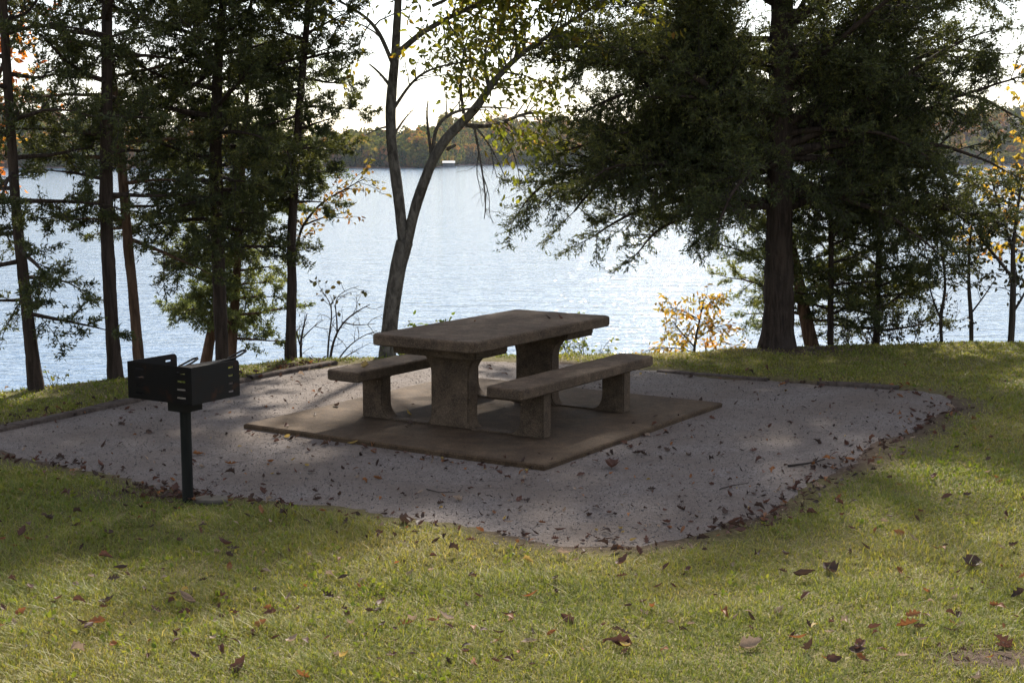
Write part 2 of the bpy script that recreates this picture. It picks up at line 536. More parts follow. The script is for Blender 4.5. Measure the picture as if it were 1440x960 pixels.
def far_wood():
    cen = []; rad = []; tint = []
    def scatter(n, xr, dr):
        x = R.uniform(*xr, n); d = dr[0] + (dr[1] - dr[0]) * R.random(n) ** 1.3
        y = shore_y(x) + d
        h = R.uniform(10, 18, n) * (1 - 0.35 * (d < 8))
        w = R.uniform(4.0, 7.5, n) * np.where(d < 8, 0.8, 1)
        z = hill_h(x, y) + h * 0.56
        t = np.clip(R.beta(1.5, 1.7, n) * 0.92 + 0.04 + 0.25 * (fbm(x / 45, y / 45, 77) - 0.5) - 0.15 * (x < -54), 0, 1)
        t = np.where(R.random(n) < 0.12, R.uniform(0.75, 1, n), t)
        cen.append(np.stack([x, y, z], 1)); rad.append(np.stack([w, w, h * 0.55], 1)); tint.append(t)
    scatter(800, (-620, -56), (3, 130))
    scatter(300, (-620, -56), (2, 14))
    scatter(420, (-1150, -600), (2, 90))
    scatter(420, (740, 1250), (2, 120))
    scatter(420, (-64, -44), (2, 120))
    scatter(200, (-64, -44), (2, 10))
    scatter(160, (-150, -60), (240, 430))
    scatter(1400, (-48, 760), (3, 260))
    scatter(380, (-44, 760), (2, 14))
    cen = np.concatenate(cen); rad = np.concatenate(rad); tint = np.concatenate(tint)
    K = 120
    n = len(cen)
    u = rand_unit(n * K).reshape(n, K, 3)
    # several lobes per crown
    lobes = rand_unit(n * 6).reshape(n, 6, 3)
    dots = np.einsum('nkc,nlc->nkl', u, lobes).max(-1)
    rr = (0.62 + 0.38 * sstep(0.2, 0.95, dots)) * R.uniform(0.8, 1.04, (n, K))
    P = cen[:, None] + u * rr[..., None] * rad[:, None]
    P = P.reshape(-1, 3)
    T = np.repeat(tint, K) + R.normal(0, 0.06, n * K)
    nrm = u.reshape(-1, 3) + 0.7 * R.normal(size=(n * K, 3)); nrm /= np.linalg.norm(nrm, axis=1)[:, None]
    a = np.cross(nrm, rand_unit(n * K)); a /= np.linalg.norm(a, axis=1)[:, None] + 1e-9
    b = np.cross(nrm, a)
    s = R.uniform(0.8, 1.9, (n * K, 1))
    V = np.stack([P + a * s, P + b * s * 0.8, P - a * s, P - b * s * 0.8], 1).reshape(-1, 3)
    Fq = np.arange(len(V)).reshape(-1, 4)
    o = mesh_np('far_woods', V, [Fq], M['far_leaf'], attr={'tint': np.repeat(np.clip(T, 0, 1), 4)})
    tag(o, 'far wooded hills in autumn colours across the lake', 'woods', kind='stuff')


far_wood()


def add_box(bm, cx, cy, cz, sx, sy, sz, rot=None, bevel=0.0, seg=2):
    r = bmesh.ops.create_cube(bm, size=1.0)
    vs = r['verts']
    bmesh.ops.scale(bm, vec=(sx, sy, sz), verts=vs)
    if bevel:
        es = list({e for v in vs for e in v.link_edges})
        rb = bmesh.ops.bevel(bm, geom=es, offset=bevel, segments=seg, affect='EDGES', profile=0.6)
        vs = list({v for f in rb['faces'] for v in f.verts} | {v for v in vs if v.is_valid})
    if rot is not None:
        bmesh.ops.rotate(bm, cent=(0, 0, 0), matrix=rot, verts=vs)
    bmesh.ops.translate(bm, vec=(cx, cy, cz), verts=vs)
    return vs


# boathouse on the far shore
bh = at(631, 222, 962)
t = thing('boathouse', 'white roofed boathouse on the far shore by the wooded point', 'boathouse', (bh[0], 962, LAKE_Z))
t.scale = (0.62, 0.62, 0.72)
bm = bmesh.new()
add_box(bm, 0, 3.2, 2.2, 12, 0.2, 4.2)
bm_obj('wall', bm, M['grey_wall'], t)
for sx in (-6, -2, 2, 6):
    for sy in (-3.6, 3.6):
        bm = bmesh.new(); add_box(bm, sx, sy, 1.6, 0.3, 0.3, 5.2)
        bm_obj('post', bm, M['grey_wall'], t)
bm = bmesh.new()
V = [bm.verts.new(v) for v in ((-7, -4.6, 4.3), (7, -4.6, 4.3), (7, 0, 6.3), (-7, 0, 6.3), (7, 4.6, 4.3), (-7, 4.6, 4.3))]
bm.faces.new((V[0], V[1], V[2], V[3])); bm.faces.new((V[3], V[2], V[4], V[5]))
bm.faces.new((V[0], V[3], V[5])); bm.faces.new((V[1], V[4], V[2])); bm.faces.new((V[0], V[5], V[4], V[1]))
bm_obj('roof', bm, M['white_metal'], t)
bm = bmesh.new(); add_box(bm, 0, -5, 0.5, 18, 5, 0.4)
bm_obj('deck', bm, M['grey_wall'], t)

mp = at(513, 172, 960)
bm = bmesh.new()
for sx, sy in ((-.35, -.35), (.35, -.35), (0, .4)):
    add_box(bm, sx, sy, 19, 0.12, 0.12, 38)
for k in range(18):
    add_box(bm, 0, 0, 1 + 2.1 * k, 0.8, 0.8, 0.1)
o = bm_obj('radio_mast', bm, M['grey_wall']); o.location = (mp[0], 960, hill_h(mp[0], 960))
tag(o, 'thin grey radio mast above the far wooded ridge', 'mast')

# ------------------------------------------------------------------ picnic table
TC = np.array([-0.1139, 10.9272]); TH = 0.5719
SLAB_Z = 0.042
# local frame: x = along the table (away to the right), y = to the left of that
rotz = math.pi / 2 - TH
slab = thing('concrete_slab', 'square brown stained concrete slab set in the grey gravel', 'slab', (TC[0], TC[1], 0), rotz)
bm = bmesh.new()
NX = 40
sx0, sx1, sy0, sy1 = -1.425 + .019, 1.425 + .019, -1.35 + .058, 1.35 + .058
ol = []
for (a, b) in (((sx0, sy0), (sx1, sy0)), ((sx1, sy0), (sx1, sy1)), ((sx1, sy1), (sx0, sy1)), ((sx0, sy1), (sx0, sy0))):
    for i in range(NX):
        f = i / NX
        j = 0.010 * (vnoise(np.array([f * 14 + a[0] * 7]), np.array([a[1] * 5]), 6)[0] - 0.5) * (0 if i == 0 else 1)
        ol.append((a[0] + (b[0] - a[0]) * f + j, a[1] + (b[1] - a[1]) * f + j))
lo = [bm.verts.new((x, y, -0.08)) for x, y in ol]
mid = [bm.verts.new((x, y, SLAB_Z - 0.010)) for x, y in ol]
hi = [bm.verts.new((x * 0.992, y * 0.992, SLAB_Z)) for x, y in ol]
n = len(ol)
for i in range(n):
    j = (i + 1) % n
    bm.faces.new((lo[i], lo[j], mid[j], mid[i])); bm.faces.new((mid[i], mid[j], hi[j], hi[i]))
bm.faces.new(hi)
bm_obj('slab_top', bm, M['slab'], slab)

tab = thing('picnic_table', 'dark weathered concrete picnic table with two attached concrete benches on slab', 'picnic table', (TC[0], TC[1], SLAB_Z), rotz)


def rounded_slab(L, W, T, corner, edge, mat, name, parent, loc, wob=0.004):
    """a cast slab with rounded plan corners and worn edges"""
    ol = []
    for (cx, cy, a0) in ((L / 2 - corner, W / 2 - corner, 0), (-L / 2 + corner, W / 2 - corner, 90), (-L / 2 + corner, -W / 2 + corner, 180), (L / 2 - corner, -W / 2 + corner, 270)):
        for k in range(7):
            a = math.radians(a0 + 90 * k / 6)
            ol.append((cx + corner * math.cos(a), cy + corner * math.sin(a)))
    P = []
    for i in range(len(ol)):
        a = np.array(ol[i]); b = np.array(ol[(i + 1) % len(ol)])
        k = max(1, int(np.linalg.norm(b - a) / 0.03))
        for j in range(k): P.append(a + (b - a) * j / k)
    P = np.array(P)
    cen = P * 0
    d = P / np.linalg.norm(P, axis=1)[:, None]
    w = (fbm(P[:, 0] * 9, P[:, 1] * 9, 61, 3) - 0.5) * 2 * wob
    P = P + d * w[:, None]
    bm = bmesh.new()
    rings = []
    def inset(q):
        s = np.array([max(0, 1 - 2 * q / L), max(0, 1 - 2 * q / W)])
        return P * s
    prof = [(0.010, -T), (0.0, -T + 0.010), (0.0, -edge)]
    for k in range(1, 5):
        a = math.pi / 2 * k / 4
        prof.append((edge * (1 - math.cos(a)), -edge + edge * math.sin(a)))
    for q, z in prof:
        Pi = inset(q)
        ch = (fbm(Pi[:, 0] * 14, Pi[:, 1] * 14, 13, 3) - 0.5) * 0.006 if z > -edge * 0.6 else np.zeros(len(Pi))
        rings.append([bm.verts.new((x, y, z + c)) for (x, y), c in zip(Pi, ch)])
    n = len(P)
    for a, b in zip(rings[:-1], rings[1:]):
        for i in range(n):
            j = (i + 1) % n
            bm.faces.new((a[i], a[j], b[j], b[i]))
    bm.faces.new(rings[-1]); bm.faces.new(rings[0][::-1])
    o = bm_obj(name, bm, mat, parent)
    o.location = loc
    return o


def profile_plate(pts, x0, x1, name, mat, parent, bev=0.012):
    """pts: closed outline in (y,z), extruded along x"""
    bm = bmesh.new()
    A = [bm.verts.new((x0, y, z)) for y, z in pts]
    B = [bm.verts.new((x1, y, z)) for y, z in pts]
    n = len(pts)
    bm.faces.new(A); bm.faces.new(B[::-1])
    for i in range(n):
        bm.faces.new((A[i], B[i], B[(i + 1) % n], A[(i + 1) % n]))
    bmesh.ops.recalc_face_normals(bm, faces=bm.faces[:])
    es = [e for e in bm.edges if len(e.link_faces) == 2 and e.calc_face_angle(0) > 0.7]
    bmesh.ops.bevel(bm, geom=es, offset=bev, segments=2, affect='EDGES')
    return bm_obj(name, bm, mat, parent)


TT = 0.76 - SLAB_Z
rounded_slab(2.04, 0.94, 0.085, 0.055, 0.018, M['concrete'], 'tabletop', tab, (0, 0, TT))


def arc(cx, cy, r, a0, a1, n=7, ry=None):
    ry = r if ry is None else ry
    return [(cx + r * math.cos(math.radians(a0 + (a1 - a0) * k / n)), cy + ry * math.sin(math.radians(a0 + (a1 - a0) * k / n))) for k in range(n + 1)]


hw, cw = 0.175, 0.385       # pedestal half width, capital half width
zc = TT - 0.085             # underside of the top
for s, xa, xb in ((-1, -0.665, -0.535), (1, 0.535, 0.665)):
    # outline: foot flare, shaft, capital flare
    right = [(hw + 0.05, -0.004), (hw + 0.05, 0.012)] + arc(hw + 0.05, 0.012 + 0.08, 0.05, 270, 180, 6, 0.08)[1:] \
        + arc(hw + 0.165, zc - 0.235, 0.165, 180, 90, 8, 0.175) + [(cw - 0.01, zc - 0.058), (cw, zc - 0.048), (cw, zc)]
    pts = right + [(-y, z) for y, z in right[::-1]]
    p = profile_plate(pts, xa, xb, 'pedestal', M['concrete'], tab)
    # thick capital under the top
    bm = bmesh.new()
    cap = [(cw - 0.004, zc - 0.001), (cw - 0.004, zc - 0.058), (cw - 0.016, zc - 0.072), (-cw + 0.016, zc - 0.072), (-cw + 0.004, zc - 0.058), (-cw + 0.004, zc - 0.001)]
    o = profile_plate(cap, s * 0.65 - 0.22, s * 0.65 + 0.22, 'capital', M['concrete'], p, 0.014)

BT = 0.46 - SLAB_Z
for sy in (1, -1):
    b = rounded_slab(2.03, 0.31, 0.082, 0.035, 0.016, M['concrete'], 'bench_seat', tab, (-0.03, sy * 0.733, BT))
    for s in (-1, 1):
        # the leg: plumb outer side, inner side flaring in towards the table along the floor
        yo, yi = 0.835, 0.635
        z1 = BT - 0.082
        pts = [(yo, -0.004), (yo, z1)] + [(yi, z1)] + arc(yi - 0.095, 0.012 + 0.12, 0.095, 0, -90, 8, 0.12) + [(hw + 0.02, 0.012), (hw + 0.02, -0.004)]
        pts = [(y * sy, z) for y, z in pts]
        lg = profile_plate(pts, s * 0.615 - 0.06, s * 0.615 + 0.06, 'bench_leg', M['concrete'], b, 0.010)
        lg.location = (0.03, -sy * 0.733, -BT)

# ------------------------------------------------------------------ grill
GF = np.array([-1.80, 7.886]); GL = np.array([-2.26, 8.24]); GR = np.array([-1.607, 8.30]); GB = GL + GR - GF
gc = np.array([-1.952, 8.19])
gang = math.radians(148.6)                     # local +x along the front panel
gz0 = gz(gc[0], gc[1])
gr = thing('barbecue_grill', 'black steel park barbecue grill standing on a single round post', 'grill', (gc[0], gc[1], gz0), gang)
LX, LY = 0.51, 0.40                              # front panel length, side panel length
ZT, ZB = 0.870 - gz0, 0.652 - gz0


def slotted_panel(L, H, slots, th, corner=0.0):
    """panel in local (x 0..L, z 0..H) with real cut slots (x0,x1,z0,z1)"""
    xs = sorted({0, L} | {s[0] for s in slots} | {s[1] for s in slots})
    zs = sorted({0, H} | {s[2] for s in slots} | {s[3] for s in slots})
    bm = bmesh.new()
    grid = {}
    for i, x in enumerate(xs):
        for k, z in enumerate(zs):
            grid[i, k] = bm.verts.new((x, 0, z))
    for i in range(len(xs) - 1):
        for k in range(len(zs) - 1):
            mx, mz = (xs[i] + xs[i + 1]) / 2, (zs[k] + zs[k + 1]) / 2
            if any(s[0] < mx < s[1] and s[2] < mz < s[3] for s in slots):
                continue
            bm.faces.new((grid[i, k], grid[i + 1, k], grid[i + 1, k + 1], grid[i, k + 1]))
    if corner:
        v = grid[len(xs) - 1, len(zs) - 1]
        bmesh.ops.bevel(bm, geom=[v], offset=corner, segments=4, affect='VERTICES', profile=0.5)
    r = bmesh.ops.solidify(bm, geom=bm.faces[:], thickness=th)
    return bm


Hh = ZT - ZB
sl4 = lambda x0, x1: [(x0, x1, z, z + 0.011) for z in (0.030, 0.078, 0.126, 0.174)]
fb = thing('firebox', None, None); fb.parent = gr
bm = slotted_panel(LX, Hh, sl4(0.05, 0.115) + sl4(LX - 0.125, LX - 0.06), 0.006)
o = bm_obj('front_panel', bm, M['steel'], fb); o.location = (-LX / 2, LY / 2, ZB)      # placed below by local axes
# local axes: +x F->L ; the F-L wall is at the camera side (local y = +LY/2), since +y local is left-turned from F->L
o.location = (-LX / 2, LY / 2, ZB)
bm = slotted_panel(LY, Hh, sl4(LY - 0.095, LY - 0.05), 0.006, 0.028)
o = bm_obj('side_panel', bm, M['steel'], fb); o.location = (-LX / 2, LY / 2, ZB); o.rotation_euler = (0, 0, -math.pi / 2)
o2 = put('side_panel', o.data, None, fb); o2.location = (LX / 2, LY / 2, ZB); o2.rotation_euler = (0, 0, -math.pi / 2)
bm = bmesh.new(); add_box(bm, 0, 0, ZB + 0.004, LX - 0.004, LY - 0.004, 0.006)
bm_obj('floor_plate', bm, M['steel'], fb)
# collar and post
bm = bmesh.new(); add_box(bm, 0, 0, ZB - 0.042, 0.145, 0.145, 0.082, None, 0.006)
bm_obj('collar', bm, M['steel'], gr)


def tube(P, r, n=8):
    P = np.asarray(P, float); r = np.broadcast_to(np.asarray(r, float), (len(P),))
    T = np.gradient(P, axis=0); T /= np.linalg.norm(T, axis=1)[:, None] + 1e-12
    m_ = T.mean(0)
    ref = np.array([0, 0, 1.0]) if abs(m_[2]) < 0.8 * np.linalg.norm(m_) else np.array([0.83, 0.55, 0.0])
    S = np.cross(T, ref); S /= np.linalg.norm(S, axis=1)[:, None] + 1e-12
    Uu = np.cross(S, T)
    a = np.linspace(0, 2 * np.pi, n, endpoint=False)
    V = P[:, None] + r[:, None, None] * (np.cos(a)[None, :, None] * S[:, None] + np.sin(a)[None, :, None] * Uu[:, None])
    k = len(P)
    i = np.arange(k - 1)[:, None] * n; j = np.arange(n)[None]
    j2 = (j + 1) % n
    Fq = np.stack([i + j, i + j2, i + n + j2, i + n + j], -1).reshape(-1, 4)
    return V.reshape(-1, 3), Fq


class Tubes:
    def __init__(self): self.V = []; self.F = []; self.n = 0
    def add(self, P, r, n=6):
        v, f = tube(P, r, n)
        self.V.append(v); self.F.append(f + self.n); self.n += len(v)
    def build(self, name, mat, parent=None, smooth=True):
        if not self.V: return None
        return mesh_np(name, np.concatenate(self.V), [np.concatenate(self.F)], mat, parent, smooth=smooth)


tb = Tubes(); tb.add([(0, 0, -0.25), (0, 0, 0.1), (0, 0, 0.3), (0, 0, ZB - 0.05)], 0.033, 20)
tb.build('post', M['post'], gr)
# grate: bars along local -y (F->R direction), rising to the open end, with two looped handles
tb = Tubes()
rise = 0.0
gzz = ZT - 0.035
gq = lambda x: ZT - 0.052 - 0.10 * x / LX
for k in range(15):
    x = -LX / 2 + 0.03 + (LX - 0.06) * k / 14
    tb.add([(x, LY / 2 - 0.02, gq(x) - 0.010), (x, 0, gq(x) + 0.002), (x, -LY / 2 + 0.02, gq(x) + 0.014)], 0.006, 6)
for y, z in ((LY / 2 - 0.02, -0.018), (0, -0.006), (-LY / 2 + 0.02, 0.006)):
    xa, xb = -LX / 2 + 0.02, LX / 2 - 0.02
    tb.add([(xa, y, gq(xa) + z), (0, y, gq(0) + z), (xb, y, gq(xb) + z)], 0.007, 6)
grate = tb.build('grate', M['steel'], gr)
for x in (-LX / 2 + 0.055, LX / 2 - 0.055):
    tb = Tubes()
    y0 = -LY / 2 + 0.02
    g0 = gq(x) + 0.014
    pts = [(x - 0.022, y0, g0), (x - 0.022, y0 - 0.07, g0 + 0.018), (x - 0.016, y0 - 0.125, g0 + 0.034), (x, y0 - 0.14, g0 + 0.038),
           (x + 0.016, y0 - 0.125, g0 + 0.034), (x + 0.022, y0 - 0.07, g0 + 0.018), (x + 0.022, y0, g0)]
    tb.add(pts, 0.0065, 8)
    tb.build('handle', M['steel'], grate)

# flat stone by the post
st = on_z(298, 709, 0.0)
bm = bmesh.new()
bmesh.ops.create_icosphere(bm, subdivisions=3, radius=1)
for v in bm.verts:
    q = v.co
    s = 1 + 0.25 * (float(vnoise(np.array([q.x * 2 + 7]), np.array([q.y * 2 + q.z]), 3)[0]) - 0.5)
    v.co = Vector((q.x * 0.11 * s, q.y * 0.075 * s, max(-0.03, min(0.016, q.z * 0.06)) + 0.004 * s))
o = bm_obj('flat_stone', bm, M['stone_flat'], smooth=True); o.location = (st[0], st[1], gz(st[0], st[1]) + 0.012)
tag(o, 'flat grey stone in the grass beside the grill post', 'stone')

# ------------------------------------------------------------------ edging timbers
def timber(name, pa, pb, w, h, label, sink=0.0):
    a = on_z(*pa); b = on_z(*pb)
    L = np.linalg.norm(b - a); n = max(4, int(L / 0.07))
    P = np.array([a + (b - a) * k / n for k in range(n + 1)])
    d = (b - a) / L; s = np.array([d[1], -d[0], 0])
    V = []; Fq = []
    prof = [(-w / 2, -0.08), (-w / 2, h * 0.7), (-w / 2 * 0.75, h), (w / 2 * 0.7, h * 0.96), (w / 2, h * 0.65), (w / 2, -0.08)]
    for i, p in enumerate(P):
        z0 = 0.0
        for (q, z) in prof:
            jt = 0.02 * (vnoise(np.array([i * 0.35 + q * 30]), np.array([z * 30 + pa[0]]), 5)[0] - 0.5)
            V.append(p + s * (q + jt) + np.array([0, 0, z + jt * 0.8 - sink]))
    m_ = len(prof)
    for i in range(len(P) - 1):
        for k in range(m_ - 1):
            Fq.append((i * m_ + k, i * m_ + k + 1, (i + 1) * m_ + k + 1, (i + 1) * m_ + k))
    V = np.array(V)
    o_ = V.mean(0); o_[2] = 0
    fl = [np.array(Fq), np.array([list(range(m_))]), np.array([[len(V) - 1 - k for k in range(m_)]])]
    ob = mesh_np(name, V - o_, fl, M['timber'])
    ob.location = o_
    return tag(ob, label, 'timber')


timber('edging_timber', (-60, 619), (208, 561), 0.11, 0.036, 'weathered log edging the gravel in front of the left grass strip')
timber('edging_timber', (208, 560), (350, 536), 0.10, 0.035, 'low sunken log edging the gravel behind the black grill')
timber('edging_timber', (352, 534), (470, 513), 0.09, 0.045, 'dark sunken log edging the gravel behind the left bench')
timber('edging_timber', (1150, 541), (1264, 548), 0.08, 0.035, 'short weathered board lying at the far right edge of the gravel')
timber('edging_timber', (925, 523), (1080, 536), 0.08, 0.028, 'thin sunken board along the far gravel edge behind right bench')

# ------------------------------------------------------------------ vegetation generators
def norm(v): return v / (np.linalg.norm(v) + 1e-12)


def rough_tube(P, r, n, amp, seed):
    """a trunk: resampled, radius roughened"""
    P = np.asarray(P, float); r = np.asarray(r, float)
    s = np.concatenate([[0], np.cumsum(np.linalg.norm(np.diff(P, axis=0), axis=1))])
    k = max(6, int(s[-1] / 0.05))
    t = np.linspace(0, s[-1], k)
    # smooth (Catmull-like by double interpolation)
    Q = np.stack([np.interp(t, s, P[:, i]) for i in range(3)], 1)
    q = np.interp(t, s, r)
    for _ in range(5):
        Q[1:-1] = 0.5 * Q[1:-1] + 0.25 * (Q[:-2] + Q[2:])
        q[1:-1] = 0.5 * q[1:-1] + 0.25 * (q[:-2] + q[2:])
    V, Fq = tube(Q, q, n)
    V = V.reshape(k, n, 3)
    a = np.arange(n)
    rough = 1 + amp * ((vnoise(np.broadcast_to(a[None] * 1.7, (k, n)), np.broadcast_to(t[:, None] * 3.0, (k, n)), seed) - 0.5) * 1.2
                       + (vnoise(np.broadcast_to(a[None] * 5.1, (k, n)), np.broadcast_to(t[:, None] * 16.0, (k, n)), seed + 3) - 0.5) * 0.8)
    V = Q[:, None] + (V - Q[:, None]) * rough[..., None]
    return V.reshape(-1, 3), Fq, Q, q


class Foliage:
    def __init__(self): self.P = []; self.D = []; self.S = []; self.K = []
    def site(self, p, d, size=1.0, tint=0.5): self.P.append(p); self.D.append(d); self.S.append(size); self.K.append(tint)


def crown_mesh(name, V, faces, mat, parent, T, tw, twmat):
    """leaves and the twigs that carry them, as one crown"""
    nl = sum(len(f) for f in faces)
    if tw is not None and tw.V:
        tv = np.concatenate(tw.V); tf = np.concatenate(tw.F)
        faces = faces + [tf + len(V)]
        V = np.concatenate([V, tv]); T = np.concatenate([T, np.full(len(tv), 0.3)])
    o = mesh_np(name, V, faces, mat, parent, attr={'tint': T})
    if tw is not None and tw.V:
        o.data.materials.append(twmat)
        mi = np.zeros(len(o.data.polygons), np.int32); mi[nl:] = 1
        o.data.polygons.foreach_set('material_index', mi)
    return o


def sprays(fo, per_, ln, wd, spread, mat, name, parent, origin, tw=None, twmat=None):
    """needle sprays: thin triangles fanned round each site"""
    if not fo.P: return None
    per = max(4, int(round(per_ * 1.0)))
    P = np.repeat(np.array(fo.P), per, 0); D = np.repeat(np.array(fo.D), per, 0)
    S = np.repeat(np.array(fo.S), per); K = np.repeat(np.array(fo.K) + R.normal(0, 0.14, len(fo.K)), per)
    n = len(P)
    D = D + spread * R.normal(size=(n, 3)); D /= np.linalg.norm(D, axis=1)[:, None]
    P = P + 0.013 * S[:, None] * R.normal(size=(n, 3))
    side = np.cross(D, rand_unit(n)); side /= np.linalg.norm(side, axis=1)[:, None] + 1e-9
    l = (R.uniform(*ln, n) * S)[:, None]; w = (R.uniform(*wd, n) * S)[:, None]
    V = np.stack([P - side * w, P + side * w, P + D * l], 1).reshape(-1, 3) - origin
    T = np.repeat(np.clip(K + R.normal(0, 0.13, n), 0, 1), 3)
    return crown_mesh(name, V, [np.arange(3 * n).reshape(-1, 3)], mat, parent, T, tw, twmat)


def broad(fo, per, ln, asp, mat, name, parent, origin, hang=0.5, scatter=0.05, tw=None, twmat=None):
    """broad leaves: folded four-sided blades hanging off each site"""
    if not fo.P: return None
    P = np.repeat(np.array(fo.P), per, 0); D = np.repeat(np.array(fo.D), per, 0)
    S = np.repeat(np.array(fo.S), per); K = np.repeat(np.array(fo.K), per)
    n = len(P)
    D = D * 0.6 + 0.6 * R.normal(size=(n, 3)) + np.array([0, 0, -hang]); D /= np.linalg.norm(D, axis=1)[:, None]
    P = P + scatter * R.normal(size=(n, 3))
    side = np.cross(D, rand_unit(n)); side /= np.linalg.norm(side, axis=1)[:, None] + 1e-9
    nr = np.cross(side, D)
    l = (R.uniform(*ln, n) * S)[:, None]; w = l * R.uniform(asp[0], asp[1], (n, 1)) * 0.5
    fold = R.uniform(0.1, 0.5, (n, 1)) * w
    A = P; B = P + D * l * 0.30 + side * w * 0.95 + nr * fold; B2 = P + D * l * 0.68 + side * w * 0.75 + nr * fold * .8
    Ct = P + D * l - nr * l * R.uniform(0, .3, (n, 1)); E2 = P + D * l * 0.68 - side * w * 0.75 + nr * fold * .8; E = P + D * l * 0.30 - side * w * 0.95 + nr * fold
    V = np.stack([A, B, B2, Ct, E2, E], 1).reshape(-1, 3) - origin
    b = np.arange(n)[:, None] * 6
    Fq = np.concatenate([b + np.array([[0, 1, 2, 3]]), b + np.array([[0, 3, 4, 5]])])
    T = np.repeat(np.clip(K + R.normal(0, 0.15, n), 0, 1), 6)
    return crown_mesh(name, V, [Fq], mat, parent, T, tw, twmat)


def grow(p, d, L, r, lvl, prm, tw, fo, limb=None, tint=0.5, dens=1.0, size=1.0):
    """one branch and its children; level 0 is a main limb"""
    n = max(3, int(L / prm['seg'][lvl]))
    pts = [p]; dirs = [d]
    tr = prm['trop'][lvl]
    for i in range(n):
        d = norm(d + prm['jit'][lvl] * R.normal(size=3) + np.array([0, 0, tr[0] + (tr[1] - tr[0]) * i / n]))
        p = p + d * L / n
        pts.append(p); dirs.append(d)
    pts = np.array(pts); rad = np.linspace(r, max(0.0018, r * 0.22), n + 1)
    (limb or tw).add(pts, rad, (7, 5, 4, 3)[min(lvl, 3)])
    last = lvl >= prm['levels']
    if not last:
        cnt = int(L / prm['gap'][lvl] * dens + R.random())
        for c in range(cnt):
            t = prm['bare'][lvl] + (1 - prm['bare'][lvl]) * (c + R.random()) / max(1, cnt)
            i = min(n - 1, int(t * n)); f = t * n - i
            q = pts[i] * (1 - f) + pts[i + 1] * f
            dd = dirs[i + 1]
            pr = np.cross(dd, rand_unit(1)[0]) * np.array([1, 1, prm['flat']]); pr = norm(pr)
            a = math.radians(R.uniform(*prm['ang'][lvl]))
            cl = prm['len'][lvl] * L * (1.05 - 0.62 * t) * R.uniform(0.6, 1.25) if prm['rel'] else prm['len'][lvl] * R.uniform(0.6, 1.3)
            cl = max(cl, 0.08)
            grow(q, norm(dd * math.cos(a) + pr * math.sin(a)), cl, max(0.002, rad[i] * 0.55), lvl + 1, prm, tw, fo, None, tint + R.normal(0, 0.06), dens, size)
    if last or lvl >= prm['leaf_from']:
        s0 = 0.25 if last else 0.55
        k = max(1, int(L * (1 - s0) / prm['site']))
        for j in range(k + 1):
            t = s0 + (1 - s0) * j / k
            i = min(n - 1, int(t * n)); f = t * n - i
            fo.site(pts[i] * (1 - f) + pts[i + 1] * f, dirs[i + 1], size, tint)


CEDAR = dict(seg=(0.15, 0.10, 0.06), jit=(0.09, 0.14, 0.2), trop=((0.05, -0.05), (0.0, -0.02), (0.02, 0.0)), levels=1, gap=(0.062, 0.05), bare=(0.10, 0.12),
             flat=0.75, ang=((30, 75), (30, 65)), len=(0.36, 0.30), rel=True, leaf_from=0, site=0.04)


def spray_proto(L, seed):
    """one side branch of a cedar: a bent axis, side twigs and the places its needle tufts sit"""
    global R
    keep = R; R = np.random.default_rng(seed)
    tw = Tubes(); fo = Foliage()
    prm = dict(seg=(0.08, 0.05), jit=(0.10, 0.18), trop=((0.02, -0.06), (0.03, 0.0)), levels=1, gap=(0.030, 1), bare=(0.08, 0.1), flat=0.45, ang=((30, 65), (30, 60)),
               len=(0.40, 0.3), rel=True, leaf_from=0, site=0.050)
    grow(np.zeros(3), np.array([1.0, 0, 0.1]), L, 0.004 + 0.004 * L, 0, prm, tw, fo)
    R = keep
    return L, np.concatenate(tw.V), np.concatenate(tw.F), np.array(fo.P), np.array(fo.D)


SPRAYS = {}


def stamp(p, d, L, tw, fo, tint, size):
    k = 0.3 if L < 0.42 else (0.55 if L < 0.75 else 0.95)
    if k not in SPRAYS:
        SPRAYS[k] = [spray_proto(k, 900 + int(k * 100) + q) for q in range(7)]
    Lp, tv, tf, P, D = SPRAYS[k][int(R.integers(7))]
    up = np.array([R.normal(0, 0.35), R.normal(0, 0.35), 1.0])
    yv = norm(np.cross(up, d)); zv = np.cross(d, yv)
    if R.random() < 0.5: yv = -yv
    Mx = np.stack([d, yv, zv], 0) * (L / Lp)
    tw.V.append(tv @ Mx + p); tw.F.append(tf + tw.n); tw.n += len(tv)
    n = len(P)
    fo.P.extend(P @ Mx + p); Dm = D @ Mx / (L / Lp); fo.D.extend(Dm); fo.S.extend([size] * n)
    fo.K.extend((tint + 0.12 * (P @ Mx)[:, 2] / max(L, .1)).tolist())


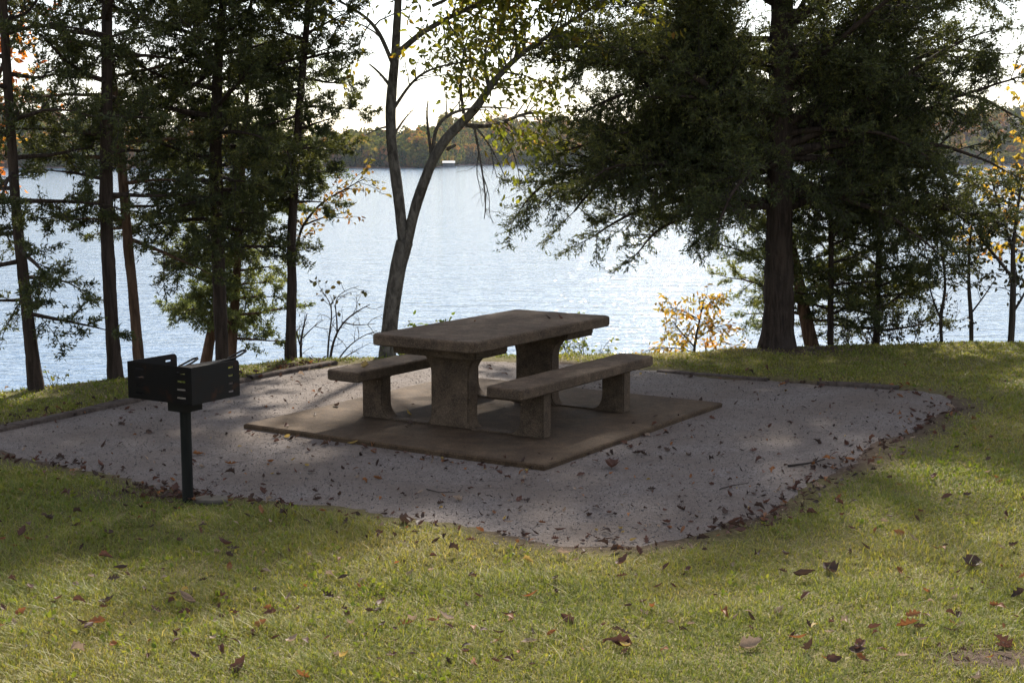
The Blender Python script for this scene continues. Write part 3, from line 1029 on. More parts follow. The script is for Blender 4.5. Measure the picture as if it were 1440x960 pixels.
def cedar_limb(p, d, L, r, prm, tw, fo, limb, tint, dens, size):
    n = max(4, int(L / prm['seg'][0]))
    pts = [p]; dirs = [d]; tr = prm['trop'][0]
    for i in range(n):
        d = norm(d + prm['jit'][0] * R.normal(size=3) + np.array([0, 0, tr[0] + (tr[1] - tr[0]) * i / n]))
        p = p + d * L / n
        pts.append(p); dirs.append(d)
    pts = np.array(pts)
    rad = np.linspace(r, max(0.003, r * 0.2), n + 1)
    limb.add(pts, rad, 7)
    cnt = int(L / prm['gap'][0] * dens * (1 if size < 1.3 else 0.7) + R.random())
    for c in range(cnt):
        t = prm['bare'][0] + (1 - prm['bare'][0]) * (c + R.random()) / max(1, cnt)
        i = min(n - 1, int(t * n)); f = t * n - i
        q = pts[i] * (1 - f) + pts[i + 1] * f
        dd = dirs[i + 1]
        pr = norm(norm(np.cross(dd, rand_unit(1)[0])) * np.array([1, 1, prm['flat']]))
        a = math.radians(R.uniform(*prm['ang'][0]))
        cl = max(0.16, min(1.0, (0.10 + 0.42 * L * (1 - 0.75 * t)) * R.uniform(0.65, 1.25)))
        stamp(q, norm(dd * math.cos(a) + pr * math.sin(a)), cl, tw, fo, tint + R.normal(0, 0.07), size)
    stamp(pts[-1], dirs[-1], max(0.2, 0.16 * L + 0.1), tw, fo, tint, size)


def path_trunk(px, Y, extra=None, base_flare=1.0):
    """px: list of (px,py,diameter in px) read off the photo at depth Y (Y may be a list)"""
    P = []; r = []
    for k, (x, y, w) in enumerate(px):
        yy = Y[k] if isinstance(Y, (list, tuple)) else Y
        P.append(at(x, y, yy)); r.append(w / 2 / F_PX * yy / 0.99)
    return np.array(P), np.array(r)


def finish_tree(name, label, P, r, group=None, amp=0.16, bark='bark_cedar', nside=14, flare=0.0, seed=1, cat='tree', bury=0.25):
    base = P[0].copy()
    g = gz(base[0], base[1])
    base[2] = g
    root = thing(name, label, cat, base, 0, group)
    # run the trunk down into the ground
    P = np.concatenate([[P[0] + np.array([0, 0, min(0, g - P[0][2]) - bury])], P]); r = np.concatenate([[r[0] * (1.15 + flare)], r])
    V, Fq, Q, q = rough_tube(P, r, nside, amp, seed)
    if flare:
        z = V[:, 2] - g
        c = np.stack([np.interp(V[:, 2], Q[:, 2], Q[:, i]) for i in range(2)], 1)
        ang = np.arctan2(V[:, 1] - c[:, 1], V[:, 0] - c[:, 0])
        fl = 1 + flare * np.exp(-np.maximum(z, -0.1) / 0.16) * (0.55 + 0.45 * np.cos(ang * 5 + seed) + 0.35 * np.cos(ang * 3 + 2))
        V[:, :2] = c + (V[:, :2] - c) * fl[:, None]
    tr = mesh_np('trunk', V - base, [Fq], M[bark], root, smooth=True)
    return root, tr, base, Q, q


def cedar(name, label, px, Y, top_z, limbs, prm=CEDAR, group=None, bark='bark_cedar', seed=1, flare=0.0, leaf='cedar', lenf=None, zlo=1.2, dens=1.0, updir=(0.0, 0.5), cut=None, per=9, az0=0.0, azf=None, extra=None, prm2=None, densf=None):
    P, r = path_trunk(px, Y)
    if P[-1][2] < top_z:
        dirn = norm(P[-1] - P[-2]); dirn = norm(dirn * np.array([0.5, 0.5, 1]) )
        k = top_z - P[-1][2]
        P = np.concatenate([P, [P[-1] + dirn * k * 0.5, P[-1] + dirn * k]]); r = np.concatenate([r, [r[-1] * 0.6, r[-1] * 0.15]])
    root, tr, base, Q, q = finish_tree(name, label, P, r, group, 0.16, bark, 14, flare, seed)
    tw = Tubes(); fo = Foliage(); fo_hi = Foliage()
    jobs = []
    for k in range(limbs):
        t = (k + 0.5 * R.random()) / limbs
        z = zlo + (top_z - 0.25 - zlo) * t ** 1.15
        az = az0 + k * 2.399963 + R.normal(0, 0.3)
        if azf: az = azf(az, z)
        L = lenf(z, az) * R.uniform(0.75, 1.15)
        up = updir[0] + (updir[1] - updir[0]) * (z - zlo) / (top_z - zlo) + R.normal(0, 0.12)
        jobs.append((z, az, L, up))
    if extra: jobs += [(z + R.uniform(-0.2, 0.42), a_, L * R.uniform(0.9, 1.08), u_) for z, a_, L, u_ in extra]
    for z, az, L, up in jobs:
        if L < 0.15: continue
        p0 = np.array([np.interp(z, Q[:, 2], Q[:, i]) for i in range(3)])
        rr = min(0.55 * float(np.interp(z, Q[:, 2], q)), 0.010 + 0.016 * L)
        lt = Tubes()
        hi = z > 4.0
        cedar_limb(p0 - base, norm(np.array([math.cos(az), math.sin(az), up])), L, rr, prm2 if (prm2 and z < 2.7) else prm, tw, fo_hi if hi else fo, lt, 0.45 + R.normal(0, 0.1), dens * (densf(z, az) if densf else 1), 1.6 if hi else 1.0)
        lt.build('limb', M[bark], root)
    for i, f_ in enumerate((fo, fo_hi)):
        pass
    # one crown mesh: foliage of both zones
    A = Foliage(); A.P = fo.P + fo_hi.P; A.D = fo.D + fo_hi.D; A.S = fo.S + fo_hi.S; A.K = fo.K + fo_hi.K
    cr = sprays(A, per, (0.024, 0.056), (0.0045, 0.0100), 0.85, M[leaf], 'crown', root, np.zeros(3), tw, M['twig'])
    return root


# ------------------------------------------------------------------ the trees
# big cedar right of centre
def lenH(z, az):
    if z < 4.0:
        return 2.25 - 0.15 * abs(z - 2.6)
    return max(0.3, (2.5 if math.cos(az) < 0 else 1.25) * (1 - (z - 4.0) / 2.6))  # unseen upper crown shaped for light: long left shades gravel, short right spares lawn


DROOP = {**CEDAR, 'trop': ((0.035, -0.115), (0, 0), (0, 0))}
HY_ = 15.0
PI = math.pi
cedar('cedar_tree', 'massive dark cedar tree with broad drooping crown right of the picnic table',
      [(1093, 492, 46), (1094, 470, 42), (1095, 420, 40), (1096, 330, 37), (1096, 240, 36), (1097, 150, 34), (1099, 60, 32), (1100, 0, 30), (1101, -80, 28)],
      HY_, 6.0, 34, lenf=lenH, zlo=1.85, dens=0.64, seed=3, flare=0.22, updir=(0.0, 0.55), per=6, prm2=DROOP,
      densf=lambda z, az: 1.05 if math.cos(az) < -0.2 else (0.5 if z > 2.1 else 1.05),
      extra=[(1.75, PI + 0.1, 2.5, 0.10), (2.0, PI - 0.25, 2.6, 0.15), (2.3, PI + 0.3, 2.7, 0.2), (1.7, PI - 0.4, 2.3, 0.05), (2.6, PI - 0.1, 2.7, 0.3), (1.55, PI + 0.2, 1.8, 0.0),
             (2.1, PI + 0.02, 2.7, 0.1), (1.9, PI + 0.35, 2.5, 0.12), (2.9, PI + 0.15, 2.5, 0.3), (3.2, PI - 0.3, 2.3, 0.35), (1.85, PI - 0.1, 2.3, 0.0), (2.45, PI + 0.5, 2.5, 0.1),
             (2.05, 0.05, 2.5, 0.45), (2.5, -0.2, 2.9, 0.6), (2.7, 0.15, 3.0, 0.62), (1.75, 0.1, 2.3, 0.15), (1.9, -0.35, 2.4, 0.12), (2.2, 0.4, 2.4, 0.3), (1.65, 0.3, 2.2, 0.1), (1.8, -0.1, 2.6, 0.2),
             (1.9, 0.25, 2.6, 0.1), (1.7, -0.05, 2.9, 0.12), (1.95, 0.1, 3.0, 0.1), (1.8, -0.2, 2.7, 0.08), (2.75, -0.08, 3.3, 0.42), (3.0, 0.12, 3.0, 0.5)])


def lenS(a, b, top):
    return lambda z, az: a + (b - a) * min(1, max(0, (z - 1.0) / 2.0)) if z < 4.6 else max(0.3, b * (1 - (z - 4.6) / (top - 4.3)))


SAG = {**CEDAR, 'trop': ((0.03, -0.08), (0, 0), (0, 0))}
GRP = 'cedars along the lake bank'
cedar('cedar_tree', 'slender leaning cedar at the far left end of the grass strip',
      [(52, 547, 23), (45, 500, 19), (36, 420, 16), (27, 340, 15), (20, 260, 14), (13, 150, 13), (6, 40, 12), (2, -40, 11)],
      12.2, 6.2, 36, lenf=lenS(0.7, 1.15, 6.2), zlo=0.7, dens=0.46, seed=5, updir=(-0.25, 0.4), group=GRP, per=6, prm2=SAG)
cedar('cedar_tree', 'straight slim cedar between the leaning left cedar and the grill',
      [(163, 537, 26), (161, 515, 20), (156, 430, 18), (150, 330, 18), (149, 230, 17), (150, 120, 15), (151, 0, 14)],
      12.75, 6.2, 24, lenf=lenS(0.7, 1.15, 6.2), zlo=1.7, dens=0.38, seed=6, updir=(-0.05, 0.45), group=GRP, per=6, prm2=SAG)
cedar('cedar_tree', 'thin cedar trunk rising just behind the grill box, left side',
      [(197, 525, 17), (193, 480, 15), (186, 400, 14), (178, 320, 14), (171, 230, 13), (160, 130, 11), (152, 40, 8)],
      13.3, 6.0, 34, lenf=lenS(0.7, 1.05, 6.0), zlo=1.3, dens=0.52, seed=7, bark='bark_red', updir=(-0.1, 0.45), group=GRP, per=6, prm2=SAG)
cedar('cedar_tree', 'dense dark cedar with forking trunk right behind the grill',
      [(313, 520, 20), (311, 470, 18), (308, 400, 17.5), (305, 320, 18), (303, 230, 18), (305, 140, 15), (308, 60, 12), (314, 0, 10)],
      13.9, 6.4, 56, lenf=lenS(0.75, 1.25, 6.4), zlo=1.2, dens=0.72, seed=8, updir=(-0.1, 0.5), per=7, group=GRP, prm2=SAG)
cedar('cedar_tree', 'cedar with kinked bare lower trunk left of the forked hardwood',
      [(408, 512, 16), (409, 460, 14), (411, 395, 13), (409, 350, 13), (412, 300, 12), (415, 240, 11), (421, 150, 10), (430, 50, 9), (434, 0, 8)],
      14.1, 6.2, 48, lenf=lambda z, az: 0.42 if z < 2 else (0.62 if z < 3.8 else max(0.4, 1.15 * (1 - (z - 3.8) / 2.8))), zlo=1.6, dens=0.75, seed=9, updir=(-0.15, 0.5), group=GRP, per=7, prm2=SAG)  # crown widened above the frame to close a sun gap over the gravel
# background cedars on the bank below the lip
cedar('cedar_tree', 'small sunlit cedar with pale leaning trunk showing behind the grill',
      [(286, 530, 17), (293, 490, 15), (300, 450, 12), (306, 400, 9), (310, 350, 6), (312, 300, 4)],
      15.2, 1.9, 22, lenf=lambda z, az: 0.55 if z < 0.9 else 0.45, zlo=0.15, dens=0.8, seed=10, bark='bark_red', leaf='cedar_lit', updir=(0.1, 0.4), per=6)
cedar('cedar_tree', 'reddish barked cedar close behind the dense dark cedar',
      [(324, 530, 15), (327, 480, 13), (332, 400, 12), (336, 330, 11), (340, 250, 9), (346, 150, 7), (352, 60, 5)],
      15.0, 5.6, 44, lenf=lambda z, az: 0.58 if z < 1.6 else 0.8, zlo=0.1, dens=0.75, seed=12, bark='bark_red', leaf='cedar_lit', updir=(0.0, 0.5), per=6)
cedar('cedar_tree', 'leaning cedar tucked behind the massive cedar trunk',
      [(1146, 500, 22), (1140, 480, 20), (1130, 430, 18), (1120, 380, 15), (1108, 320, 11), (1098, 260, 7)],
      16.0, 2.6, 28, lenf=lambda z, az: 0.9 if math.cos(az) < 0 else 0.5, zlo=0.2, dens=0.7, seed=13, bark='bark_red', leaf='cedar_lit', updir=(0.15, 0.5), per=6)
cedar('cedar_tree', 'thin young cedar just right of the massive cedar trunk',
      [(1168, 500, 9), (1168, 440, 8.5), (1169, 360, 8), (1168, 280, 7), (1169, 200, 6), (1170, 100, 4)],
      15.6, 3.0, 28, lenf=lambda z, az: 0.62, zlo=0.3, dens=0.5, seed=14, updir=(0.1, 0.4), per=6)
cedar('cedar_tree', 'bushy young cedar standing second to the right of massive cedar',
      [(1232, 500, 10), (1233, 440, 9), (1236, 360, 8.5), (1238, 280, 7), (1238, 200, 6), (1240, 110, 4)],
      15.9, 3.0, 42, lenf=lambda z, az: 0.8 if z < 1.8 else 0.7, zlo=0.08, dens=0.6, seed=15, updir=(0.1, 0.4), per=6)

# ---- forked hardwood in the middle
DY = 14.55
HARD = dict(seg=(0.12, 0.10, 0.06), jit=(0.10, 0.16, 0.2), trop=((0.03, 0.0), (0.02, -0.03), (0.0, -0.08)), levels=2, gap=(0.17, 0.10), bare=(0.25, 0.2),
            flat=0.8, ang=((30, 70), (25, 70)), len=(0.42, 0.20), rel=False, leaf_from=1, site=0.055)


def hardwood():
    P, r = path_trunk([(545, 512, 25), (546, 480, 22), (551, 430, 21.5), (560, 375, 22), (569, 340, 24)], DY)
    root, tr, base, Q, q = finish_tree('hardwood_tree', 'tall grey hardwood tree forking low into two stems behind the table', P, r, None, 0.10, 'bark_grey', 18, 0.15, 21)
    tw = Tubes(); fo = Foliage()
    def limb(px, leafy=True, dz=None, name='limb', dens=1.0, kids=True, depth=None, start=0.3, tint=0.45, dead=False):
        n = len(px)
        dep = [DY + (0 if depth is None else depth * k / (n - 1)) for k in range(n)]
        Pl, rl = path_trunk(px, dep)
        V, Fq, Q2, q2 = rough_tube(Pl, rl, 10, 0.10, int(px[0][0]))
        mesh_np(name, V - base, [Fq], M['bark_grey'], root, smooth=True)
        if dead:
            Pt = len(Q2)
            for c in range(max(2, int(Pt * 0.05 / 0.07))):
                i = int(R.integers(Pt // 4, Pt - 1)); dd = norm(Q2[i + 1] - Q2[i] if i + 1 < Pt else Q2[i] - Q2[i - 1])
                pr = norm(np.cross(dd, rand_unit(1)[0]))
                grow(Q2[i] - base, norm(dd * 0.7 + pr * 0.6), R.uniform(0.08, 0.26), 0.003, 2, HARD, tw, Foliage())
            return
        if not kids: return
        L = len(Q2)
        cnt = int(L * 0.05 / 0.16 * dens)
        for c in range(cnt):
            t = start + (1 - start) * (c + R.random()) / cnt
            i = min(L - 2, int(t * (L - 1)))
            dd = norm(Q2[i + 1] - Q2[i])
            pr = norm(np.cross(dd, rand_unit(1)[0]))
            a = math.radians(R.uniform(30, 75))
            d0 = norm(dd * math.cos(a) + pr * math.sin(a) + np.array([0, 0, 0.1]))
            grow(Q2[i] - base, d0, R.uniform(0.35, 0.8), min(0.011, q2[i] * 0.5), 1, HARD, tw, fo if leafy else Foliage(), None, tint + R.normal(0, 0.12), 1.0, 1.0)
    limb([(568, 345, 16), (562, 290, 15.5), (556, 245, 15), (550, 200, 15), (549, 150, 15), (552, 118, 13), (556, 75, 12), (560, 0, 10), (563, -100, 8), (570, -230, 5), (575, -330, 2)], True, dens=1.0, start=0.5)
    limb([(571, 345, 16), (585, 288, 15), (605, 232, 14), (622, 200, 14), (650, 172, 13), (672, 150, 12), (690, 120, 10), (712, 95, 8.5), (738, 72, 7), (780, 45, 5.5), (828, 14, 4), (880, -20, 2.5)], True, dens=1.6, start=0.5, depth=-0.3)
    limb([(556, 78, 9), (590, 48, 8), (625, 28, 7), (680, 2, 5.5), (740, -40, 4), (800, -70, 2)], dens=3.0, depth=0.5)
    limb([(552, 90, 6), (535, 48, 6), (516, 24, 4.5), (490, 10, 3), (462, -10, 2)], dens=1.3, depth=-0.5)
    limb([(549, 122, 5), (536, 103, 4), (530, 98, 3), (519, 90, 2)], dead=True)
    limb([(552, 156, 5), (562, 140, 4.5), (574, 122, 4), (590, 105, 3.5), (615, 94, 3), (645, 88, 2), (670, 84, 1.2)], dens=2.2, depth=-0.6)
    limb([(549, 178, 3.5), (538, 176, 2.6), (530, 181, 2), (513, 191, 1)], dead=True)
    limb([(555, 188, 4), (563, 176, 3), (570, 163, 2.2), (583, 152, 1)], dead=True)
    limb([(607, 222, 5), (604, 200, 4.5), (602, 180, 4), (599, 160, 3), (602, 140, 1.2)], dead=True)
    limb([(609, 212, 6), (610, 188, 5), (617, 171, 4.5), (640, 156, 4), (680, 150, 3), (725, 153, 1.6)], dens=1.5, depth=-0.4)
    limb([(655, 176, 7), (690, 179, 6), (720, 166, 5), (742, 158, 4), (775, 160, 2.2)], dens=1.7, depth=0.3)
    limb([(652, 160, 5), (648, 130, 4), (648, 95, 3), (655, 60, 2), (668, 25, 1.4)], dens=2.4, depth=0.25)
    limb([(688, 128, 5), (680, 95, 4), (684, 60, 3), (700, 25, 2)], dens=2.4, depth=0.3)
    limb([(725, 85, 4.5), (732, 55, 3.5), (748, 25, 2.5), (770, -5, 1.5)], dens=2.4, depth=-0.3)
    limb([(628, 210, 6), (641, 204, 4)], kids=False)
    # dead hanging twigs under the right stem
    for px in ([(667, 180, 4), (672, 205, 3), (678, 240, 2.5), (684, 285, 2), (681, 308, 1)],
               [(670, 180, 3), (690, 205, 2.2), (703, 232, 1.6), (716, 262, 1)],
               [(674, 215, 2), (668, 240, 1.5), (676, 268, 1)], [(680, 250, 1.8), (690, 275, 1.2), (688, 300, .8)],
               [(697, 178, 2), (706, 200, 1.4), (722, 214, 1)], [(690, 205, 1.5), (692, 228, 1.2), (699, 250, .8)],
               [(738, 160, 2), (752, 130, 1.5), (760, 105, 1)], [(705, 92, 2), (735, 110, 1.4), (760, 125, .8)]):
        limb(px, dead=True, name='dead_twig')
    # higher crown over the frame, seen only as shade and from elsewhere
    for k in range(34):
        z0 = 3.6 + k * 0.045
        p0 = at(560 + R.uniform(-10, 60), 0, DY); p0[2] = z0
        az = k * 2.4
        grow(p0 - base, norm(np.array([math.cos(az), math.sin(az) * 0.8, 0.35])), R.uniform(1.0, 2.0), 0.02, 0, HARD, tw, fo, None, 0.45, 1.0, 1.7)
    for k in range(13):       # extra leafy limbs added, mostly out of frame, to shade the gravel
        p0 = at(R.uniform(760, 900), R.uniform(-60, 20), DY - 0.3)
        az = k * 2.4
        grow(p0 - base, norm(np.array([math.cos(az), math.sin(az) * 0.8, 0.45])), R.uniform(0.7, 1.3), 0.012, 0, HARD, tw, fo, None, 0.55, 1.2, 1.4)
    cr = broad(fo, 1, (0.05, 0.095), (0.42, 0.62), M['leaf_green'], 'crown', root, np.zeros(3), 0.5, 0.035, tw, M['bark_grey'])


hardwood()

# ---- shrubs and saplings
SHRUB = dict(seg=(0.08, 0.06, 0.05), jit=(0.12, 0.2, 0.2), trop=((0.04, 0.02), (0.02, 0.0), (0.0, -0.02)), levels=2, gap=(0.09, 0.07), bare=(0.25, 0.2),
             flat=0.9, ang=((25, 60), (25, 65)), len=(0.42, 0.4), rel=True, leaf_from=1, site=0.05)


def shrub(name, label, px, Y, height, stems, leaf, per=1, spread=0.5, dens=1.0, ln=(0.035, 0.06), cat='shrub', bark='twig', group=None, prm=SHRUB, tint=0.5, lean=0.0, asp=(0.45, 0.7), r0=0.008, base_z=None, hang=0.3, few=0):
    b = at(px[0], px[1], Y)
    b[2] = gz(b[0], b[1]) if base_z is None else base_z
    root = thing(name, label, cat, b, 0, group)
    tw = Tubes(); fo = Foliage()
    for k in range(stems):
        az = k * 2.399 + R.normal(0, 0.4)
        d0 = norm(np.array([math.cos(az) * spread + lean, math.sin(az) * spread, 1.0]))
        st_ = Tubes()
        grow(np.array([0.02 * math.cos(az), 0.02 * math.sin(az), -0.05]), d0, height * R.uniform(0.7, 1.1), r0 * R.uniform(0.7, 1.2), 0, prm, tw, fo, st_, tint + R.normal(0, 0.08), dens)
        st_.build('stem', M[bark], root)
    if few:
        sel = [i for i in R.choice(len(fo.P), min(len(fo.P), 3 * few), replace=False) if fo.P[i][2] > 0.4][:few]
        f2 = Foliage(); f2.P = [fo.P[i] for i in sel]; f2.D = [fo.D[i] for i in sel]; f2.S = [1.0] * len(sel); f2.K = [0.6] * len(sel)
        fo = f2
    broad(fo, per, ln, asp, M[leaf], 'crown', root, np.zeros(3), hang, 0.02, tw, M[bark])
    return root, fo


shrub('green_shrub', 'leafy green shrub behind the left end of the tabletop', (592, 525), 15.0, 0.8, 7, 'leaf_bright', 1, 0.5, 1.0, (0.05, 0.08), tint=0.45)
shrub('green_shrub', 'low bright green shrub between forked hardwood and bench end', (540, 530), 14.9, 0.35, 4, 'leaf_bright', 1, 0.7, 0.8, (0.04, 0.06), tint=0.6)
shrub('green_shrub', 'airy yellow green shrub behind the right end of the tabletop', (825, 530), 15.2, 0.8, 7, 'leaf_bright', 1, 0.75, 0.8, (0.035, 0.06), tint=0.65)
shrub('green_shrub', 'tiny yellow green seedling at foot of leaning left cedar', (76, 548), 12.3, 0.22, 3, 'leaf_bright', 1, 0.4, 0.8, (0.025, 0.045), 'seedling', tint=0.8, r0=0.003)
# saplings drawn along measured stems
SAP = {**SHRUB, 'bare': (0.45, 0.25), 'gap': (0.12, 0.10)}


def sapling(name, label, stems, Y, leaf, tint, ln, start=0.5, dens=1.0, cat='sapling', tw_len=(0.25, 0.5), bark='twig', per=1, asp=(0.45, 0.7), few=0):
    b = at(stems[0][0][0], stems[0][0][1], Y); b[2] = gz(b[0], b[1])
    root = thing(name, label, cat, b)
    tw = Tubes(); fo = Foliage()
    for q, px in enumerate(stems):
        P, r = path_trunk(px, [Y + 0.12 * q * k / len(px) for k in range(len(px))])
        if q == 0:
            P = np.concatenate([[b - np.array([0, 0, 0.15])], P]); r = np.concatenate([[r[0]], r])
        V, Fq, Q, rr = rough_tube(P, r, 8, 0.12, q + int(px[0][0]))
        mesh_np('stem', V - b, [Fq], M[bark], root, smooth=True)
        cnt = int(len(Q) * 0.05 / 0.11 * dens)
        for c in range(cnt):
            t = start + (1 - start) * (c + R.random()) / cnt
            i = min(len(Q) - 2, int(t * (len(Q) - 1)))
            dd = norm(Q[i + 1] - Q[i]); pr = norm(np.cross(dd, rand_unit(1)[0])); a = math.radians(R.uniform(30, 70))
            grow(Q[i] - b, norm(dd * math.cos(a) + pr * math.sin(a)), R.uniform(*tw_len), 0.004, 1, SAP, tw, fo, None, tint + R.normal(0, 0.12), 1.0, 1.0)
    if few:
        hi = sorted(range(len(fo.P)), key=lambda i: -fo.P[i][2] + R.normal(0, 0.15))[:few]
        f2 = Foliage(); f2.P = [fo.P[i] for i in hi]; f2.D = [fo.D[i] for i in hi]; f2.S = [1.0] * len(hi); f2.K = [tint] * len(hi)
        fo = f2
    broad(fo, per, ln, asp, M[leaf], 'crown', root, np.zeros(3), 0.5, 0.02, tw, M[bark])


sapling('orange_sapling', 'small sapling with yellow and orange autumn leaves left of massive cedar',
        [[(975, 515, 4), (977, 480, 3.5), (984, 450, 2.5), (990, 420, 1.2)], [(977, 488, 2.5), (958, 468, 2), (945, 450, 1)], [(978, 478, 2), (1000, 462, 1.5), (1025, 455, 1)], [(976, 495, 2), (945, 487, 1.5), (908, 493, 1)],
         [(984, 450, 2), (962, 437, 1.5), (940, 432, 1)], [(987, 435, 1.5), (1003, 425, 1), (1015, 428, .8)], [(977, 500, 2), (1005, 492, 1.5), (1030, 490, 1)]],
        15.3, 'leaf_orange', 0.30, (0.045, 0.08), 0.25, 2.3, tw_len=(0.10, 0.24), per=2, asp=(0.3, 0.45))
sapling('bare_shrub', 'almost bare shrub with dark curving stems and few leaves',
        [[(462, 520, 4.6), (468, 480, 3.6), (480, 455, 2.6), (500, 438, 2), (520, 428, 1)], [(460, 520, 3.2), (462, 475, 2.6), (468, 440, 2), (464, 420, 1.3), (450, 408, .7)], [(474, 465, 2.6), (474, 440, 2), (468, 424, 1.3), (478, 410, 1), (505, 402, .7)],
         [(466, 520, 3), (486, 490, 2), (508, 472, 1.4), (530, 465, .8)], [(464, 515, 2.6), (480, 505, 1.8), (505, 490, 1.2)], [(482, 453, 2), (500, 458, 1.5), (528, 455, .8)]],
        14.7, 'leaf_dark', 0.6, (0.045, 0.07), 0.35, 1.0, 'shrub', (0.12, 0.25), asp=(0.6, 0.8), few=24)
sapling('bare_shrub', 'thin bare sapling beside the kinked cedar trunk',
        [[(424, 518, 4), (422, 480, 3.5), (428, 455, 2.5), (432, 440, 1)], [(422, 485, 2.5), (416, 465, 1.5), (413, 455, .8)], [(426, 475, 2), (440, 458, 1.2), (455, 450, .7)]],
        14.5, 'leaf_dark', 0.6, (0.03, 0.05), 0.4, 0.8, 'shrub', (0.12, 0.25), few=3)
sapling('rusty_sapling', 'slim sapling with rusty orange leaves showing right of the kinked cedar',
        [[(416, 512, 5), (413, 430, 5), (414, 360, 4.5), (424, 318, 4), (450, 286, 3), (485, 266, 2), (515, 250, 1)], [(424, 318, 3), (455, 305, 2), (490, 298, 1.2)]],
        15.4, 'leaf_rusty', 0.45, (0.04, 0.075), 0.66, 0.8, tw_len=(0.15, 0.35))
sapling('autumn_tree', 'orange leaved tree behind the leaning cedar at the left edge',
        [[(-70, 560, 16), (-62, 400, 14), (-48, 280, 12), (-25, 180, 9), (0, 100, 6), (25, 40, 3), (40, -10, 1)], [(-25, 180, 5), (10, 145, 3), (45, 120, 1.5)], [(-48, 280, 6), (-70, 150, 4), (-80, 20, 2)]],
        13.6, 'leaf_orange', 0.75, (0.055, 0.09), 0.55, 0.7, 'tree', (0.3, 0.6))
sapling('autumn_tree', 'young yellow and orange leaved tree at the right edge',
        [[(1490, 500, 12), (1485, 400, 11), (1475, 320, 9), (1462, 240, 6), (1450, 170, 3), (1446, 120, 1)], [(1475, 320, 6), (1445, 285, 4), (1415, 262, 2.5), (1385, 250, 1)], [(1483, 390, 6), (1450, 350, 4), (1420, 320, 2), (1398, 310, 1)],
         [(1470, 270, 5), (1500, 200, 3), (1520, 120, 1)]],
        17.0, 'leaf_orange', 0.28, (0.06, 0.10), 0.35, 1.3, 'tree', (0.3, 0.65))
# right side thicket
for (px, Y, h, n, lab, lf, dn) in (((1205, 497), 15.9, 0.95, 7, 'tangled brown twiggy bush at the foot of the young cedars', 'leaf_dark', 0.8),
                                   ((1275, 495), 15.9, 0.95, 7, 'tangled dark bush right of the bushy young cedar', 'leaf_dark', 0.9),):
    shrub('twiggy_bush', lab, px, Y, h, n, lf, 1, 0.7, dn, (0.03, 0.05), 'bush', tint=0.35)
sapling('dark_sapling', 'thin dark leaved sapling with wavy stem, third from right edge',
        [[(1325, 492, 5), (1322, 450, 4.5), (1330, 405, 4), (1326, 360, 3), (1322, 325, 1.5)], [(1323, 450, 3), (1308, 410, 2), (1302, 370, 1)]], 15.8, 'leaf_dark', 0.4, (0.04, 0.07), 0.3, 0.9)
sapling('dark_sapling', 'dark leaved sapling with straight stem, second from right edge',
        [[(1366, 492, 6), (1366, 450, 6), (1362, 400, 5), (1363, 350, 3.5), (1368, 305, 2), (1372, 270, 1)], [(1366, 440, 3), (1385, 415, 2), (1400, 392, 1)]], 15.7, 'leaf_dark', 0.45, (0.04, 0.07), 0.4, 1.1)
sapling('dark_sapling', 'tall dark leaved young tree forking near the right edge',
        [[(1421, 491, 9), (1424, 440, 9), (1425, 390, 8), (1424, 350, 6), (1430, 300, 4), (1438, 250, 2)], [(1425, 392, 5), (1400, 360, 4), (1382, 340, 3), (1368, 315, 1.5)], [(1424, 440, 4), (1440, 415, 3), (1455, 380, 1.5)], [(1424, 350, 4), (1408, 300, 3), (1395, 255, 1.5)]],
        15.6, 'leaf_dark', 0.5, (0.05, 0.085), 0.35, 1.2)

